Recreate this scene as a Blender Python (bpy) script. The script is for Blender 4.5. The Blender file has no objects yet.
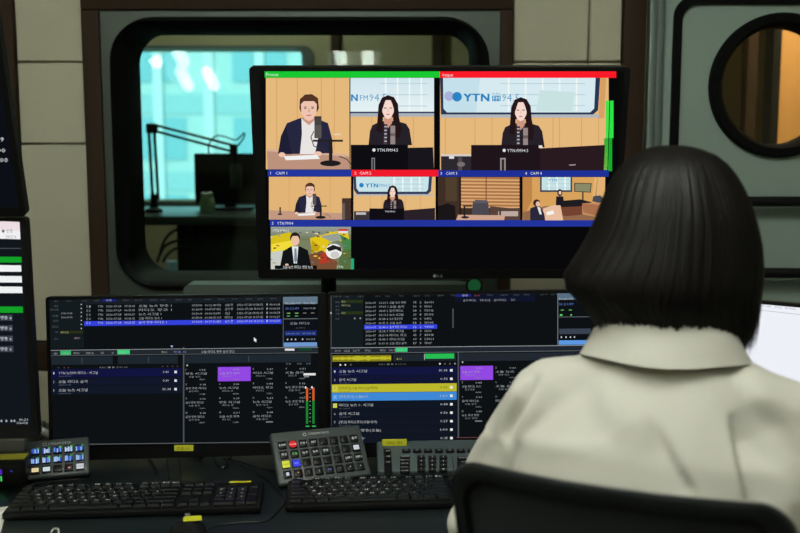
import bpy, bmesh, math, random
from mathutils import Vector, Matrix, noise
random.seed(7)
rnd = random.random
R = math.radians
scene = bpy.context.scene
col = scene.collection

# ------------------------------------------------------------------ camera
H = 1.365                      # lens height above the floor
PITCH = R(7.0)
FPX = 1000.0                   # focal length in pixels of the 800 px frame
CAM = Vector((0, 0, H))
cd = bpy.data.cameras.new('camera')
cd.sensor_width = 36.0
cd.lens = 36.0 * FPX / 800.0
cd.clip_start = 0.02
cd.dof.use_dof = True
cd.dof.focus_distance = 1.95
cd.dof.aperture_fstop = 4.0
cam = bpy.data.objects.new('camera', cd)
cam.location = CAM
cam.rotation_euler = (math.pi / 2 - PITCH, 0, 0)
col.objects.link(cam)
scene.camera = cam

# ------------------------------------------------------------------ sky, sun, exposure
world = bpy.data.worlds.new('overcast_sky')
scene.world = world
world.use_nodes = True
bg = world.node_tree.nodes['Background']
bg.inputs['Color'].default_value = (0.80, 0.92, 1.0, 1)
bg.inputs['Strength'].default_value = 1.4
sd = bpy.data.lights.new('sun', 'SUN')
sd.energy = 3.1
sd.angle = R(4)
sun = bpy.data.objects.new('sun', sd)
sun.rotation_euler = (R(58), 0, R(-18))
sun.location = (0, -4, 12)
col.objects.link(sun)
vs = scene.view_settings
vs.view_transform = 'Standard'
vs.look = 'None'
vs.gamma = 1
vs.use_curve_mapping = False
vs.exposure = 0.0
CEIL_LIGHT = 42.0               # radiance of the ceiling tubes
BOOTH_LIGHT = 26.0
VEST_LIGHT = 60.0

# ------------------------------------------------------------------ pixel -> place
FWD = Vector((0, math.cos(PITCH), -math.sin(PITCH)))
UP = Vector((0, math.sin(PITCH), math.cos(PITCH)))
def ray(px, py):
    return FWD + Vector(((px - 400) / FPX, 0, 0)) - UP * ((py - 266.5) / FPX)
def V(px, py, Y):              # on the plane y = Y
    d = ray(px, py)
    return CAM + d * (Y / d.y)
def Z(px, py, z):              # on the plane z
    d = ray(px, py)
    return CAM + d * ((z - H) / d.z)

# ------------------------------------------------------------------ materials
def lin(c):
    c = c / 255.0
    return c / 12.92 if c <= 0.04045 else ((c + 0.055) / 1.055) ** 2.4
def rgb(r, g, b):
    return (lin(r), lin(g), lin(b), 1.0)
MATS = {}
def mat(name, color, rough=0.5, metal=0.0, spec=0.5, noise_scale=0, noise_amt=0.0, bump=0.0, bump_scale=200, stretch=None, coat=0.0):
    if name in MATS:
        return MATS[name]
    m = bpy.data.materials.new(name)
    m.use_nodes = True
    nt = m.node_tree
    b = nt.nodes['Principled BSDF']
    b.inputs['Base Color'].default_value = color
    b.inputs['Roughness'].default_value = rough
    b.inputs['Metallic'].default_value = metal
    b.inputs['Specular IOR Level'].default_value = spec
    b.inputs['Coat Weight'].default_value = coat
    tc = None
    if noise_scale or bump:
        tc = nt.nodes.new('ShaderNodeTexCoord')
        mp = nt.nodes.new('ShaderNodeMapping')
        if stretch:
            mp.inputs['Scale'].default_value = stretch
        nt.links.new(tc.outputs['Object'], mp.inputs['Vector'])
    if noise_scale:
        n = nt.nodes.new('ShaderNodeTexNoise')
        n.inputs['Scale'].default_value = noise_scale
        n.inputs['Detail'].default_value = 5
        nt.links.new(mp.outputs['Vector'], n.inputs['Vector'])
        r = nt.nodes.new('ShaderNodeMapRange')
        r.inputs['To Min'].default_value = 1 - noise_amt
        r.inputs['To Max'].default_value = 1 + noise_amt
        nt.links.new(n.outputs['Fac'], r.inputs['Value'])
        mx = nt.nodes.new('ShaderNodeMix')
        mx.data_type = 'RGBA'
        mx.blend_type = 'MULTIPLY'
        mx.inputs['Factor'].default_value = 1
        mx.inputs[6].default_value = color
        nt.links.new(r.outputs['Result'], mx.inputs[7])
        nt.links.new(mx.outputs[2], b.inputs['Base Color'])
    if bump:
        n2 = nt.nodes.new('ShaderNodeTexNoise')
        n2.inputs['Scale'].default_value = bump_scale
        n2.inputs['Detail'].default_value = 3
        nt.links.new(mp.outputs['Vector'], n2.inputs['Vector'])
        bp = nt.nodes.new('ShaderNodeBump')
        bp.inputs['Strength'].default_value = bump
        bp.inputs['Distance'].default_value = 0.002
        nt.links.new(n2.outputs['Fac'], bp.inputs['Height'])
        nt.links.new(bp.outputs['Normal'], b.inputs['Normal'])
    MATS[name] = m
    return m
def emit(name, color, strength=1.0):
    if name in MATS:
        return MATS[name]
    m = bpy.data.materials.new(name)
    m.use_nodes = True
    nt = m.node_tree
    nt.nodes.clear()
    o = nt.nodes.new('ShaderNodeOutputMaterial')
    e = nt.nodes.new('ShaderNodeEmission')
    e.inputs['Color'].default_value = color
    e.inputs['Strength'].default_value = strength
    nt.links.new(e.outputs[0], o.inputs[0])
    MATS[name] = m
    return m
def paint_emit(name, strength=1.0):
    """glowing display pixels: the colour of each drawn shape comes from the attribute Col"""
    m = emit(name, (1, 1, 1, 1), strength)
    nt = m.node_tree
    a = nt.nodes.new('ShaderNodeAttribute')
    a.attribute_name = 'Col'
    nt.links.new(a.outputs['Color'], [n for n in nt.nodes if n.type == 'EMISSION'][0].inputs['Color'])
    return m
def paint_print(name, rough=0.6):
    """flat print on a surface"""
    m = mat(name, (1, 1, 1, 1), rough)
    nt = m.node_tree
    a = nt.nodes.new('ShaderNodeAttribute')
    a.attribute_name = 'Col'
    nt.links.new(a.outputs['Color'], nt.nodes['Principled BSDF'].inputs['Base Color'])
    return m
def glass(name, tint, refl=1.0, rough=0.0):
    m = bpy.data.materials.new(name)
    m.use_nodes = True
    nt = m.node_tree
    nt.nodes.clear()
    o = nt.nodes.new('ShaderNodeOutputMaterial')
    t = nt.nodes.new('ShaderNodeBsdfTransparent')
    t.inputs['Color'].default_value = tint
    g = nt.nodes.new('ShaderNodeBsdfGlossy')
    g.inputs['Roughness'].default_value = rough
    fr = nt.nodes.new('ShaderNodeFresnel')
    fr.inputs['IOR'].default_value = 1.5
    ml = nt.nodes.new('ShaderNodeMath')
    ml.operation = 'MULTIPLY'
    ml.inputs[1].default_value = refl
    nt.links.new(fr.outputs[0], ml.inputs[0])
    mx = nt.nodes.new('ShaderNodeMixShader')
    nt.links.new(ml.outputs[0], mx.inputs[0])
    nt.links.new(t.outputs[0], mx.inputs[1])
    nt.links.new(g.outputs[0], mx.inputs[2])
    nt.links.new(mx.outputs[0], o.inputs[0])
    return m

M_WALL = mat('wall_plaster', rgb(150, 148, 124), 0.85, noise_scale=6, noise_amt=0.06)
M_PANEL = mat('beige_panel', rgb(186, 184, 162), 0.9, noise_scale=9, noise_amt=0.07, bump=0.3, bump_scale=350)
M_BROWN = mat('dark_brown_wood', rgb(50, 36, 24), 0.7, spec=.2, noise_scale=5, noise_amt=0.25, stretch=(12, 12, 1))
M_STEEL = mat('grey_green_steel', rgb(100, 114, 107), 0.5, metal=0.4, noise_scale=4, noise_amt=0.06)
M_DOOR = mat('painted_steel_door', rgb(146, 166, 156), 0.5, metal=0.1, noise_scale=3, noise_amt=0.05)
M_RUBBER = mat('black_rubber', rgb(7, 9, 9), 0.7, spec=0.12)
M_BLACK = mat('black_plastic', rgb(12, 13, 14), 0.5, spec=0.3)
M_BLACKG = mat('satin_black_plastic', rgb(8, 9, 10), 0.45, spec=0.25)
M_PANELBLK = mat('display_glass', rgb(5, 6, 7), 0.3, spec=0.3)
M_KEY = mat('black_keycap', rgb(11, 14, 15), 0.4, spec=.35)
M_KBD = mat('keyboard_case', rgb(9, 11, 12), 0.5, spec=.25)
M_DESK = mat('black_desk', rgb(24, 31, 33), 0.32, spec=.35, noise_scale=30, noise_amt=0.08)
M_DGREY = mat('dark_grey_case', rgb(58, 66, 66), 0.5)
M_CONSOLE = mat('slate_grey_case', rgb(70, 82, 84), 0.45)
M_GREY = mat('mid_grey_metal', rgb(120, 122, 114), 0.5, metal=0.2)
M_CABLE = mat('black_cable', rgb(14, 15, 16), 0.45)
M_WCABLE = mat('white_cable', rgb(205, 208, 205), 0.5)
M_YELLOW = mat('yellow_label_tape', rgb(205, 205, 40), 0.55)
M_PAPER = mat('white_paper', rgb(225, 225, 218), 0.8)
M_CEIL = mat('ceiling_tile', rgb(170, 170, 162), 0.9)
M_FLOOR = mat('grey_carpet', rgb(70, 70, 66), 0.95, noise_scale=60, noise_amt=0.2)
M_DRAW = paint_emit('display_pixels', 1.0)
M_PRINT = paint_print('printed_marks')
M_WOOD = mat('light_wood_panel', rgb(214, 160, 96), 0.5, noise_scale=3, noise_amt=0.12, stretch=(8, 8, 0.6))
M_GLASS = glass('tinted_window_glass', (0.76, 0.89, 0.85, 1), 0.3)
M_GLASS2 = glass('cyan_window_glass', (0.68, 0.90, 0.89, 1), 0.5)
M_GLASSD = glass('dark_door_glass', (0.75, 0.78, 0.74, 1), 0.7)

# ------------------------------------------------------------------ object helpers
def tag(o, label=None, cat=None, group=None, kind=None):
    if label: o['label'] = label
    if cat: o['category'] = cat
    if group: o['group'] = group
    if kind: o['kind'] = kind
    return o
def thing(name, label, cat, loc=(0, 0, 0), rotz=0.0, group=None):
    o = bpy.data.objects.new(name, None)
    o.empty_display_size = 0.05
    o.location = loc
    o.rotation_euler = (0, 0, rotz)
    col.objects.link(o)
    return tag(o, label, cat, group)
def mat_of(o):                 # own matrix without waiting for the depsgraph
    m = Matrix.Translation(o.location) @ o.rotation_euler.to_matrix().to_4x4()
    return mat_of(o.parent) @ m if o.parent else m

class MB:
    """collects polygons of one mesh object"""
    def __init__(s):
        s.v = []; s.f = []; s.smooth = []
    def add(s, verts, faces, smooth=False, T=None):
        o = len(s.v)
        for p in verts:
            p = Vector(p)
            s.v.append(T @ p if T is not None else p)
        for f in faces:
            s.f.append([i + o for i in f]); s.smooth.append(smooth)
        return s
    def box(s, c, size, bevel=0.0, seg=2, T=None):
        vs_, fs_ = boxgeo(size, bevel, seg)
        c = Vector(c)
        return s.add([v + c for v in vs_], fs_, bevel > 0, T)
    def span(s, a, b, bevel=0.0, seg=2, T=None):
        a, b = Vector(a), Vector(b)
        lo = Vector((min(a.x, b.x), min(a.y, b.y), min(a.z, b.z)))
        hi = Vector((max(a.x, b.x), max(a.y, b.y), max(a.z, b.z)))
        return s.box((lo + hi) / 2, hi - lo, bevel, seg, T)
    def tube(s, pts, r, n=10, T=None, caps=True):
        pts = [Vector(p) for p in pts]
        rs = r if isinstance(r, (list, tuple)) else [r] * len(pts)
        rings = []
        prev = None
        for i, p in enumerate(pts):
            t = (pts[min(i + 1, len(pts) - 1)] - pts[max(i - 1, 0)]).normalized()
            if prev is None:
                a = Vector((0, 0, 1)) if abs(t.z) < 0.9 else Vector((1, 0, 0))
                u = t.cross(a).normalized()
            else:
                u = (prev - t * prev.dot(t)).normalized()
            prev = u
            w = t.cross(u)
            rings.append([p + (u * math.cos(2 * math.pi * k / n) + w * math.sin(2 * math.pi * k / n)) * rs[i] for k in range(n)])
        return s.loft(rings, caps, T=T)
    def loft(s, rings, caps=True, closed=True, T=None, smooth=True):
        n = len(rings[0]); vs_ = [p for r in rings for p in r]; fs_ = []
        m = n if closed else n - 1
        for i in range(len(rings) - 1):
            for k in range(m):
                k2 = (k + 1) % n
                fs_.append([i * n + k, i * n + k2, (i + 1) * n + k2, (i + 1) * n + k])
        if caps and closed:
            fs_.append(list(range(n))[::-1]); fs_.append([(len(rings) - 1) * n + k for k in range(n)])
        return s.add(vs_, fs_, smooth, T)
    def lathe(s, prof, n=24, T=None):
        return s.loft([[Vector((r * math.cos(2 * math.pi * k / n), r * math.sin(2 * math.pi * k / n), z)) for k in range(n)] for r, z in prof], True, T=T)
    def ball(s, c, r, n=16, m=10, T=None):
        c = Vector(c); r = Vector(r) if not isinstance(r, (int, float)) else Vector((r, r, r))
        rings = []
        for j in range(m + 1):
            a = -math.pi / 2 + math.pi * j / m
            k_ = max(math.cos(a), 0.02)
            rings.append([c + Vector((r.x * k_ * math.cos(2 * math.pi * k / n), r.y * k_ * math.sin(2 * math.pi * k / n), r.z * math.sin(a))) for k in range(n)])
        return s.loft(rings, True, T=T)
    def ring(s, outer, inner, y0, y1, T=None, smooth=False):
        """frame in the XZ plane between two loops of equal count, from y0 (front) to y1"""
        n = len(outer)
        L = [[Vector((x, y0, z)) for x, z in outer], [Vector((x, y0, z)) for x, z in inner],
             [Vector((x, y1, z)) for x, z in inner], [Vector((x, y1, z)) for x, z in outer]]
        vs_ = [p for r in L for p in r]; fs_ = []
        for i in range(4):
            j = (i + 1) % 4
            for k in range(n):
                k2 = (k + 1) % n
                fs_.append([i * n + k, i * n + k2, j * n + k2, j * n + k])
        return s.add(vs_, fs_, smooth, T)
    def prism(s, loop, y0, y1, T=None):
        n = len(loop)
        vs_ = [Vector((x, y0, z)) for x, z in loop] + [Vector((x, y1, z)) for x, z in loop]
        fs_ = [list(range(n)), list(range(2 * n - 1, n - 1, -1))]
        for k in range(n):
            k2 = (k + 1) % n
            fs_.append([k, n + k, n + k2, k2])
        return s.add(vs_, fs_, False, T)
    def mesh(s, name):
        me = bpy.data.meshes.new(name)
        me.from_pydata([tuple(v) for v in s.v], [], s.f)
        me.polygons.foreach_set('use_smooth', s.smooth)
        bm = bmesh.new(); bm.from_mesh(me)
        bmesh.ops.recalc_face_normals(bm, faces=bm.faces)
        bm.to_mesh(me); bm.free()
        me.update()
        return me
    def build(s, name, m, parent=None, loc=None, sharp=True):
        me = s.mesh(name)
        me.materials.append(m)
        if sharp and any(s.smooth):
            me.set_sharp_from_angle(angle=R(40))
        o = bpy.data.objects.new(name, me)
        o.parent = parent
        if loc is not None: o.location = loc
        col.objects.link(o)
        return o
_box = {}
def boxgeo(size, bevel, seg):
    key = (round(size[0], 5), round(size[1], 5), round(size[2], 5), bevel, seg)
    if key in _box: return _box[key]
    bm = bmesh.new()
    bmesh.ops.create_cube(bm, size=1)
    for v in bm.verts:
        v.co = Vector((v.co.x * size[0], v.co.y * size[1], v.co.z * size[2]))
    if bevel > 0:
        bmesh.ops.bevel(bm, geom=list(bm.edges), offset=min(bevel, min(size) * 0.45), segments=seg, profile=0.5, affect='EDGES')
    bm.verts.index_update()
    r = ([v.co.copy() for v in bm.verts], [[v.index for v in f.verts] for f in bm.faces])
    bm.free(); _box[key] = r
    return r
def rrect(x0, z0, x1, z1, r, n=8):
    """rounded rectangle loop, 4*(n+1) points"""
    pts = []
    for cx, cz, a0 in ((x1 - r, z1 - r, 0), (x0 + r, z1 - r, 90), (x0 + r, z0 + r, 180), (x1 - r, z0 + r, 270)):
        for k in range(n + 1):
            a = R(a0 + 90 * k / n)
            pts.append((cx + r * math.cos(a), cz + r * math.sin(a)))
    return pts
def struct(o, label=None):
    return tag(o, label, None, None, 'structure')
def bez(p0, p1, p2, p3, n=14):
    p0, p1, p2, p3 = map(Vector, (p0, p1, p2, p3))
    return [p0 * (1 - t) ** 3 + p1 * 3 * t * (1 - t) ** 2 + p2 * 3 * t * t * (1 - t) + p3 * t ** 3 for t in [i / n for i in range(n + 1)]]
def smooth_path(pts, sub=6):
    pts = [Vector(p) for p in pts]; out = []
    for i in range(len(pts) - 1):
        p0 = pts[max(i - 1, 0)]; p1 = pts[i]; p2 = pts[i + 1]; p3 = pts[min(i + 2, len(pts) - 1)]
        for k in range(sub):
            t = k / sub
            out.append(0.5 * ((2 * p1) + (p2 - p0) * t + (2 * p0 - 5 * p1 + 4 * p2 - p3) * t * t + (3 * p1 - p0 - 3 * p2 + p3) * t ** 3))
    out.append(pts[-1])
    return out

# ------------------------------------------------------------------ flat drawing (displays and print)
_glyph = {}
def glyph(ch):
    if ch in _glyph: return _glyph[ch]
    cu = bpy.data.curves.new('lettering', 'FONT')
    cu.body = ch; cu.size = 1.0; cu.resolution_u = 1
    ob = bpy.data.objects.new('lettering', cu)
    me = bpy.data.meshes.new_from_object(ob)
    vs_ = [(v.co.x, v.co.y) for v in me.vertices]
    fs_ = [list(p.vertices) for p in me.polygons]
    bpy.data.objects.remove(ob); bpy.data.curves.remove(cu); bpy.data.meshes.remove(me)
    adv = 0.28 if not vs_ else (0.92 if ord(ch) > 0x2000 else max(v[0] for v in vs_) + 0.07)
    _glyph[ch] = (vs_, fs_, adv)
    return _glyph[ch]
def text_geo(body):
    vs_, fs_, x = [], [], 0.0
    for ch in body:
        gv, gf, adv = glyph(ch)
        o = len(vs_)
        vs_ += [(vx + x, vy) for vx, vy in gv]
        fs_ += [[i + o for i in f] for f in gf]
        x += adv
    if not vs_: vs_ = [(0, 0)]
    return vs_, fs_, min(v[0] for v in vs_), max(v[0] for v in vs_)
class Canvas:
    """draws flat shapes on a plane of a thing; T maps (x, depth, z) of the plane to the parent's space,
    W is the plane's matrix in the world, so that photo pixels can be turned into points on it"""
    def __init__(s, W, T, bounds=None):
        s.W = W; s.T = T; s.inv = W.inverted(); s.o = s.inv @ CAM; s.bd = bounds
        s.step = 0.00008; s.tk = 1.0; s.tc = 1.0; s.reset()
    def full(s, c):
        x0, z0, x1, z1 = s.bd
        s.raw([(x0, z0), (x1, z0), (x1, z1), (x0, z1)], [[0, 1, 2, 3]], rgb(*c))
    def clip(s, pts):
        """keeps a drawn polygon inside the lit area of the screen"""
        if not s.bd: return pts
        for ax, lim, sg in ((0, s.bd[0], 1), (0, s.bd[2], -1), (1, s.bd[1], 1), (1, s.bd[3], -1)):
            out = []
            for i, p in enumerate(pts):
                q = pts[i - 1]
                a, b_ = (q[ax] - lim) * sg, (p[ax] - lim) * sg
                if (a < 0) != (b_ < 0):
                    t = a / (a - b_)
                    out.append((q[0] + (p[0] - q[0]) * t, q[1] + (p[1] - q[1]) * t))
                if b_ >= 0: out.append(p)
            pts = out
            if not pts: break
        return pts
    def reset(s, L=10):
        s.v = []; s.f = []; s.c = []; s.L = L
    def at(s, px, py):
        d = s.inv.to_3x3() @ ray(px, py)
        t = -s.o.y / d.y
        p = s.o + d * t
        return p.x, p.z
    def raw(s, pts, faces, cols):
        o = len(s.v); y = -s.step * s.L
        for x, z in pts: s.v.append(s.T @ Vector((x, y, z)))
        for f in faces:
            s.f.append([i + o for i in f]); s.c.append([cols[i] for i in f] if isinstance(cols, list) else [cols] * len(f))
        s.L += 1
    def poly(s, pts, c):
        q = s.clip([s.at(*p) for p in pts])
        if len(q) > 2: s.raw(q, [list(range(len(q)))], rgb(*c))
        else: s.L += 1
    def rect(s, x0, y0, x1, y1, c):
        s.poly([(x0, y0), (x1, y0), (x1, y1), (x0, y1)], c)
    def grad(s, x0, y0, x1, y1, ct, cb):
        s.raw([s.at(*p) for p in ((x0, y0), (x1, y0), (x1, y1), (x0, y1))], [[0, 1, 2, 3]], [rgb(*ct), rgb(*ct), rgb(*cb), rgb(*cb)])
    def ell(s, cx, cy, rx, ry, c, n=20, a0=0, a1=360):
        s.poly([(cx + rx * math.cos(R(a0 + (a1 - a0) * k / n)), cy + ry * math.sin(R(a0 + (a1 - a0) * k / n))) for k in range(n + (a1 - a0 < 360))], c)
    def line(s, pts, w, c):
        for (x0, y0), (x1, y1) in zip(pts, pts[1:]):
            dx, dy = x1 - x0, y1 - y0; l = math.hypot(dx, dy) or 1
            nx, ny = -dy / l * w / 2, dx / l * w / 2
            s.poly([(x0 + nx, y0 + ny), (x1 + nx, y1 + ny), (x1 - nx, y1 - ny), (x0 - nx, y0 - ny)], c); s.L -= 1
        s.L += 1
    def text(s, body, px, py, h, c, w=None, align='l', slope=0.0):
        """px,py = left end of the baseline in photo pixels, h = cap height in pixels, w = width in pixels"""
        vs_, fs_, x0, x1 = text_geo(body)
        k = h / 0.70 * s.tk; c = tuple(v * s.tc for v in c)
        tw = (x1 - x0) * k
        kx = k if w is None else k * w / max(tw, 1e-6)
        tw = (x1 - x0) * kx
        ox = px - (tw if align == 'r' else tw / 2 if align == 'c' else 0)
        s.raw([s.at(ox + (x - x0) * kx, py - y * k + slope * (x - x0) * kx) for x, y in vs_], fs_, rgb(*c))
    def flush(s, name, parent, m=None, keep=False):
        me = bpy.data.meshes.new(name)
        me.from_pydata([tuple(v) for v in s.v], [], s.f)
        at = me.color_attributes.new('Col', 'FLOAT_COLOR', 'CORNER')
        flat = [x for f in s.c for c_ in f for x in c_]
        at.data.foreach_set('color', flat)
        me.materials.append(m or M_DRAW)
        o = bpy.data.objects.new(name, me); o.parent = parent
        col.objects.link(o)
        if not keep: s.reset(s.L)
        return o

# ================================================================== the control room shell
YW = 2.65                      # face of the far wall
WT = 0.24                      # its thickness
XL, XR, YB, CZ = -1.95, 2.05, -1.6, 2.65
def wx(px, py=170, Y=YW): return V(px, py, Y).x
def wz(py, Y=YW): return V(400, py, Y).z
o = MB().span((XL - .2, YB - .2, -.12), (XR + .2, 6.0, 0)).build('floor', M_FLOOR); struct(o, 'dark grey carpet floor of the studio')
o = MB().span((XL - .2, YB - .2, CZ), (XR + .2, 6.0, CZ + .12)).build('ceiling', M_CEIL); struct(o, 'pale ceiling over the control room')
o = MB().span((XL - .2, YB - .2, 0), (XL, YW + WT, CZ)).build('wall_left', M_WALL); struct(o, 'plain wall on the left of the control room')
o = MB().span((XR, YB - .2, 0), (XR + .2, YW + WT, CZ)).build('wall_right', M_WALL); struct(o, 'plain wall on the right of the control room')
o = MB().span((XL, YB - .2, 0), (XR, YB, CZ)).build('wall_rear', M_WALL); struct(o, 'plain wall behind the camera')
# far wall with a window opening and a door opening
wx0, wx1, wz0, wz1 = wx(104), wx(496), wz(294), wz(12)          # window opening
dx0, dx1, dz1 = wx(662, 60), wx(662, 60) + 0.98, wz(-28)        # door opening
b = MB()
b.span((XL, YW, 0), (wx0, YW + WT, CZ))
b.span((wx0, YW, 0), (wx1, YW + WT, wz0))
b.span((wx0, YW, wz1), (wx1, YW + WT, CZ))
b.span((wx1, YW, 0), (dx0, YW + WT, CZ))
b.span((dx0, YW, dz1), (dx1, YW + WT, CZ))
b.span((dx1, YW, 0), (XR, YW + WT, CZ))
wall_back = b.build('wall_back', M_WALL)
struct(wall_back, 'far wall with beige panels, brown trim, a window and a door')
# beige panels, each its own piece, with dark recessed joints
def panel(x0, x1, z0, z1):
    g = 0.0022
    MB().span((x0 + g, YW - 0.014, z0 + g), (x1 - g, YW - 0.0005, z1 - g), 0.003, 1).build('wall_panel', M_PANEL, wall_back)
F2 = YW - .034
xa, xb = wx(15, 100, F2), wx(83.5, 100, F2)
rail1, rail0 = wz(341), wz(368)
for z0, z1 in ((0.10, rail0), (rail1, wz(144)), (wz(144), wz(62.5)), (wz(62.5), wz(-60)), (wz(-60), CZ)):
    panel(xa, xb, z0, z1)
xe, xm, xf = wx(513.5, 40, F2), wx(588, 40), wx(624, 40, F2)
for z0, z1 in ((0.10, rail0), (rail1, wz(270)), (wz(270), wz(166)), (wz(166), wz(62.5)), (wz(62.5), wz(-60)), (wz(-60), CZ)):
    panel(xe, xm, z0, z1)
    panel(xm, xf, z0, z1)
x2 = dx1 + 0.09
for z0, z1 in ((0.10, rail0), (rail1, wz(144)), (wz(144), wz(62.5)), (wz(62.5), wz(-60)), (wz(-60), CZ)):
    panel(XL, wx(-20, 100), z0, z1)
    panel(x2, XR, z0, z1)
# brown boards (trim): each one a piece of the setting
def trim(n, a, bb, label):
    o = MB().span(a, bb, 0.004, 2).build('trim_%d' % n, M_BROWN); struct(o, label)
trim(1, (wx(-20, 100), YW - .028, 0), (xa, YW, CZ), 'dark brown upright board at the far left')
trim(2, (xb, YW - .034, 0.0), (wx(100, 60, F2), YW, wz(9.5, F2)), 'dark brown upright board left of the studio window')
trim(3, (wx(500, 60, F2), YW - .034, 0.0), (xe, YW, wz(9.5, F2)), 'dark brown upright board right of the studio window')
trim(4, (xb, YW - .034, wz(9.5, F2)), (xe, YW, wz(-22)), 'dark brown board over the studio window')
trim(5, (xf, YW - .034, 0), (wx(645.5, 60, F2), YW, CZ), 'dark brown upright board beside the steel door')
trim(6, (xa, YW - .022, rail0), (xb, YW, rail1), 'dark brown rail across the beige wall at desk height')
trim(7, (xe, YW - .022, rail0), (xf, YW, rail1), 'dark brown rail between window and steel door')
for n, (a, c_) in enumerate((((XL, YW - .012, 0), (xb, YW, .1)), ((xe, YW - .012, 0), (xf, YW, .1)))):
    struct(MB().span(a, c_, 0.003, 1).build('baseboard_%s' % ('left', 'right')[n], M_BROWN), 'dark baseboard below the beige panels')

# ---- the studio window: steel frame, thick black rubber seal, tilted pane
win = thing('window_1', None, None, (0, YW, 0)); struct(win, 'studio window with steel frame and thick rounded black rubber seal')
F_ = YW - .036
gx0, gx1, gz0, gz1 = wx(111, 120, F_), wx(489.5, 60, F_), wz(290, F_), wz(16.5, F_)
G_ = YW + .12
gi = (wx(136, 120, G_), wz(271, G_), wx(469, 60, G_), wz(35, G_))
so = rrect(wx(98), wz(297), wx(503), wz(7), 0.002)
si = rrect(gx0, gz0, gx1, gz1, 0.115)
b = MB(); b.ring(so, si, -0.022, 0.0); b.build('steel_frame', mat('window_steel', rgb(80, 90, 84), .4, metal=.5), win)
# seal: swept rounded profile
b = MB(); rings = []
prof = [(0.0, 0.004), (0.0, -0.026), (0.10, -0.036), (0.35, -0.040), (0.6, -0.030), (0.75, 0.0), (0.9, 0.03), (1.0, 0.06), (1.0, 0.13)]
so_, si_ = rrect(gx0 - .001, gz0 - .001, gx1 + .001, gz1 + .001, 0.116), rrect(*gi, 0.055)
for t, y in prof:
    rings.append([Vector((a[0] * (1 - t) + c_[0] * t, y, a[1] * (1 - t) + c_[1] * t)) for a, c_ in zip(so_, si_)])
b.loft(rings, False); b.build('rubber_seal', M_RUBBER, win)
b = MB()                                                        # pane leans back: its top is further away
h_ = gi[3] - gi[1] + 0.04
T = Matrix.Translation(((gi[0] + gi[2]) / 2, 0.005, gi[1] - 0.02)) @ Matrix.Rotation(R(-9.0), 4, 'X')
b.box((0, 0, h_ / 2), (gi[2] - gi[0] + .04, 0.004, h_), T=T); b.build('glass_pane', M_GLASS, win)
b = MB(); b.ring(rrect(gx0, gz0, gx1, gz1, 0.115), rrect(gi[0] - .015, gi[1] - .015, gi[2] + .015, gi[3] + .015, 0.085), 0.13, WT); b.build('inner_reveal', M_RUBBER, win)
# slim steel ledge under the window
b = MB(); b.prism(rrect(wx(188), wz(298), wx(484), wz(279.5), 0.018), -0.10, -0.024)
b.build('window_sill', mat('sill_steel', rgb(92, 104, 96), 0.5, metal=0.2), win)

# ---- the steel door with round window and two black bars
door = thing('door_1', None, None, ((dx0 + dx1) / 2, YW, 0)); struct(door, 'grey green soundproof steel door with a round window')
ox = (dx0 + dx1) / 2
b = MB()
fx0, fx1 = wx(646, 60) - ox, dx1 - ox + .05
b.span((fx0, -0.03, 0), (wx(654, 60) - ox, 0.0, dz1 + .05), 0.004)
b.span((wx(654.5, 60) - ox, -0.018, 0), (dx0 - ox, 0.0, dz1 + .05), 0.003)
b.span((dx1 - ox, -0.03, 0), (fx1, 0.0, dz1 + .05), 0.004)
b.span((fx0, -0.03, dz1), (fx1, 0.0, dz1 + .05), 0.004)
b.build('door_frame', M_STEEL, door)
lx0, lx1, lz0, lz1 = dx0 - ox + .004, dx1 - ox - .004, 0.012, dz1 - .004
cx_, cz_ = wx(779, 86) - ox, wz(86)
RO, RI = 0.186, 0.158
def cast(ang, rect):
    c_, s_ = math.cos(ang), math.sin(ang)
    t = 1e9
    if c_ > 1e-9: t = min(t, (rect[2] - cx_) / c_)
    if c_ < -1e-9: t = min(t, (rect[0] - cx_) / c_)
    if s_ > 1e-9: t = min(t, (rect[3] - cz_) / s_)
    if s_ < -1e-9: t = min(t, (rect[1] - cz_) / s_)
    return (cx_ + c_ * t, cz_ + s_ * t)
rect = (lx0, lz0, lx1, lz1)
angs = sorted([2 * math.pi * k / 64 for k in range(64)] + [math.atan2(z - cz_, x - cx_) % (2 * math.pi) for x in (lx0, lx1) for z in (lz0, lz1)])
b = MB(); b.ring([cast(a, rect) for a in angs], [(cx_ + RI * math.cos(a), cz_ + RI * math.sin(a)) for a in angs], -0.002, 0.055); b.build('door_leaf', M_DOOR, door)
# black seal line with rounded corners near the edge of the leaf
s0 = rrect(wx(671.5, 60) - ox, 0.05, lx1 - .03, wz(-4), 0.055); s1 = rrect(wx(680, 60) - ox, 0.072, lx1 - .052, wz(-4) - .022, 0.042)
b = MB(); b.ring(s0, s1, -0.013, -0.001); b.build('seal_strip', M_RUBBER, door)
n = 64; b = MB(); rings = []
for y, r in ((0.0, RO), (-0.016, RO), (-0.026, RO - .006), (-0.026, RI + .004), (-0.012, RI - .006), (0.055, RI - .006)):
    rings.append([Vector((cx_ + r * math.cos(2 * math.pi * k / n), y, cz_ + r * math.sin(2 * math.pi * k / n))) for k in range(n)])
b.loft(rings, False); b.build('porthole_ring', M_RUBBER, door)
b = MB(); b.prism([(cx_ + (RI - .004) * math.cos(2 * math.pi * k / n), cz_ + (RI - .004) * math.sin(2 * math.pi * k / n)) for k in range(n)], 0.02, 0.026); b.build('porthole_glass', M_GLASSD, door)
for py in (201.5, 273):
    z = wz(py, YW - .05)
    b = MB(); b.tube([(wx(695, 201) - ox, -0.05, z), (lx1 - .06, -0.05, z)], 0.0135, 14)
    for x in (wx(700, 201) - ox, lx1 - .07):
        b.tube([(x, -0.05, z), (x, -0.001, z)], 0.010, 10)
    b.build('push_bar', M_BLACK, door)

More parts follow.
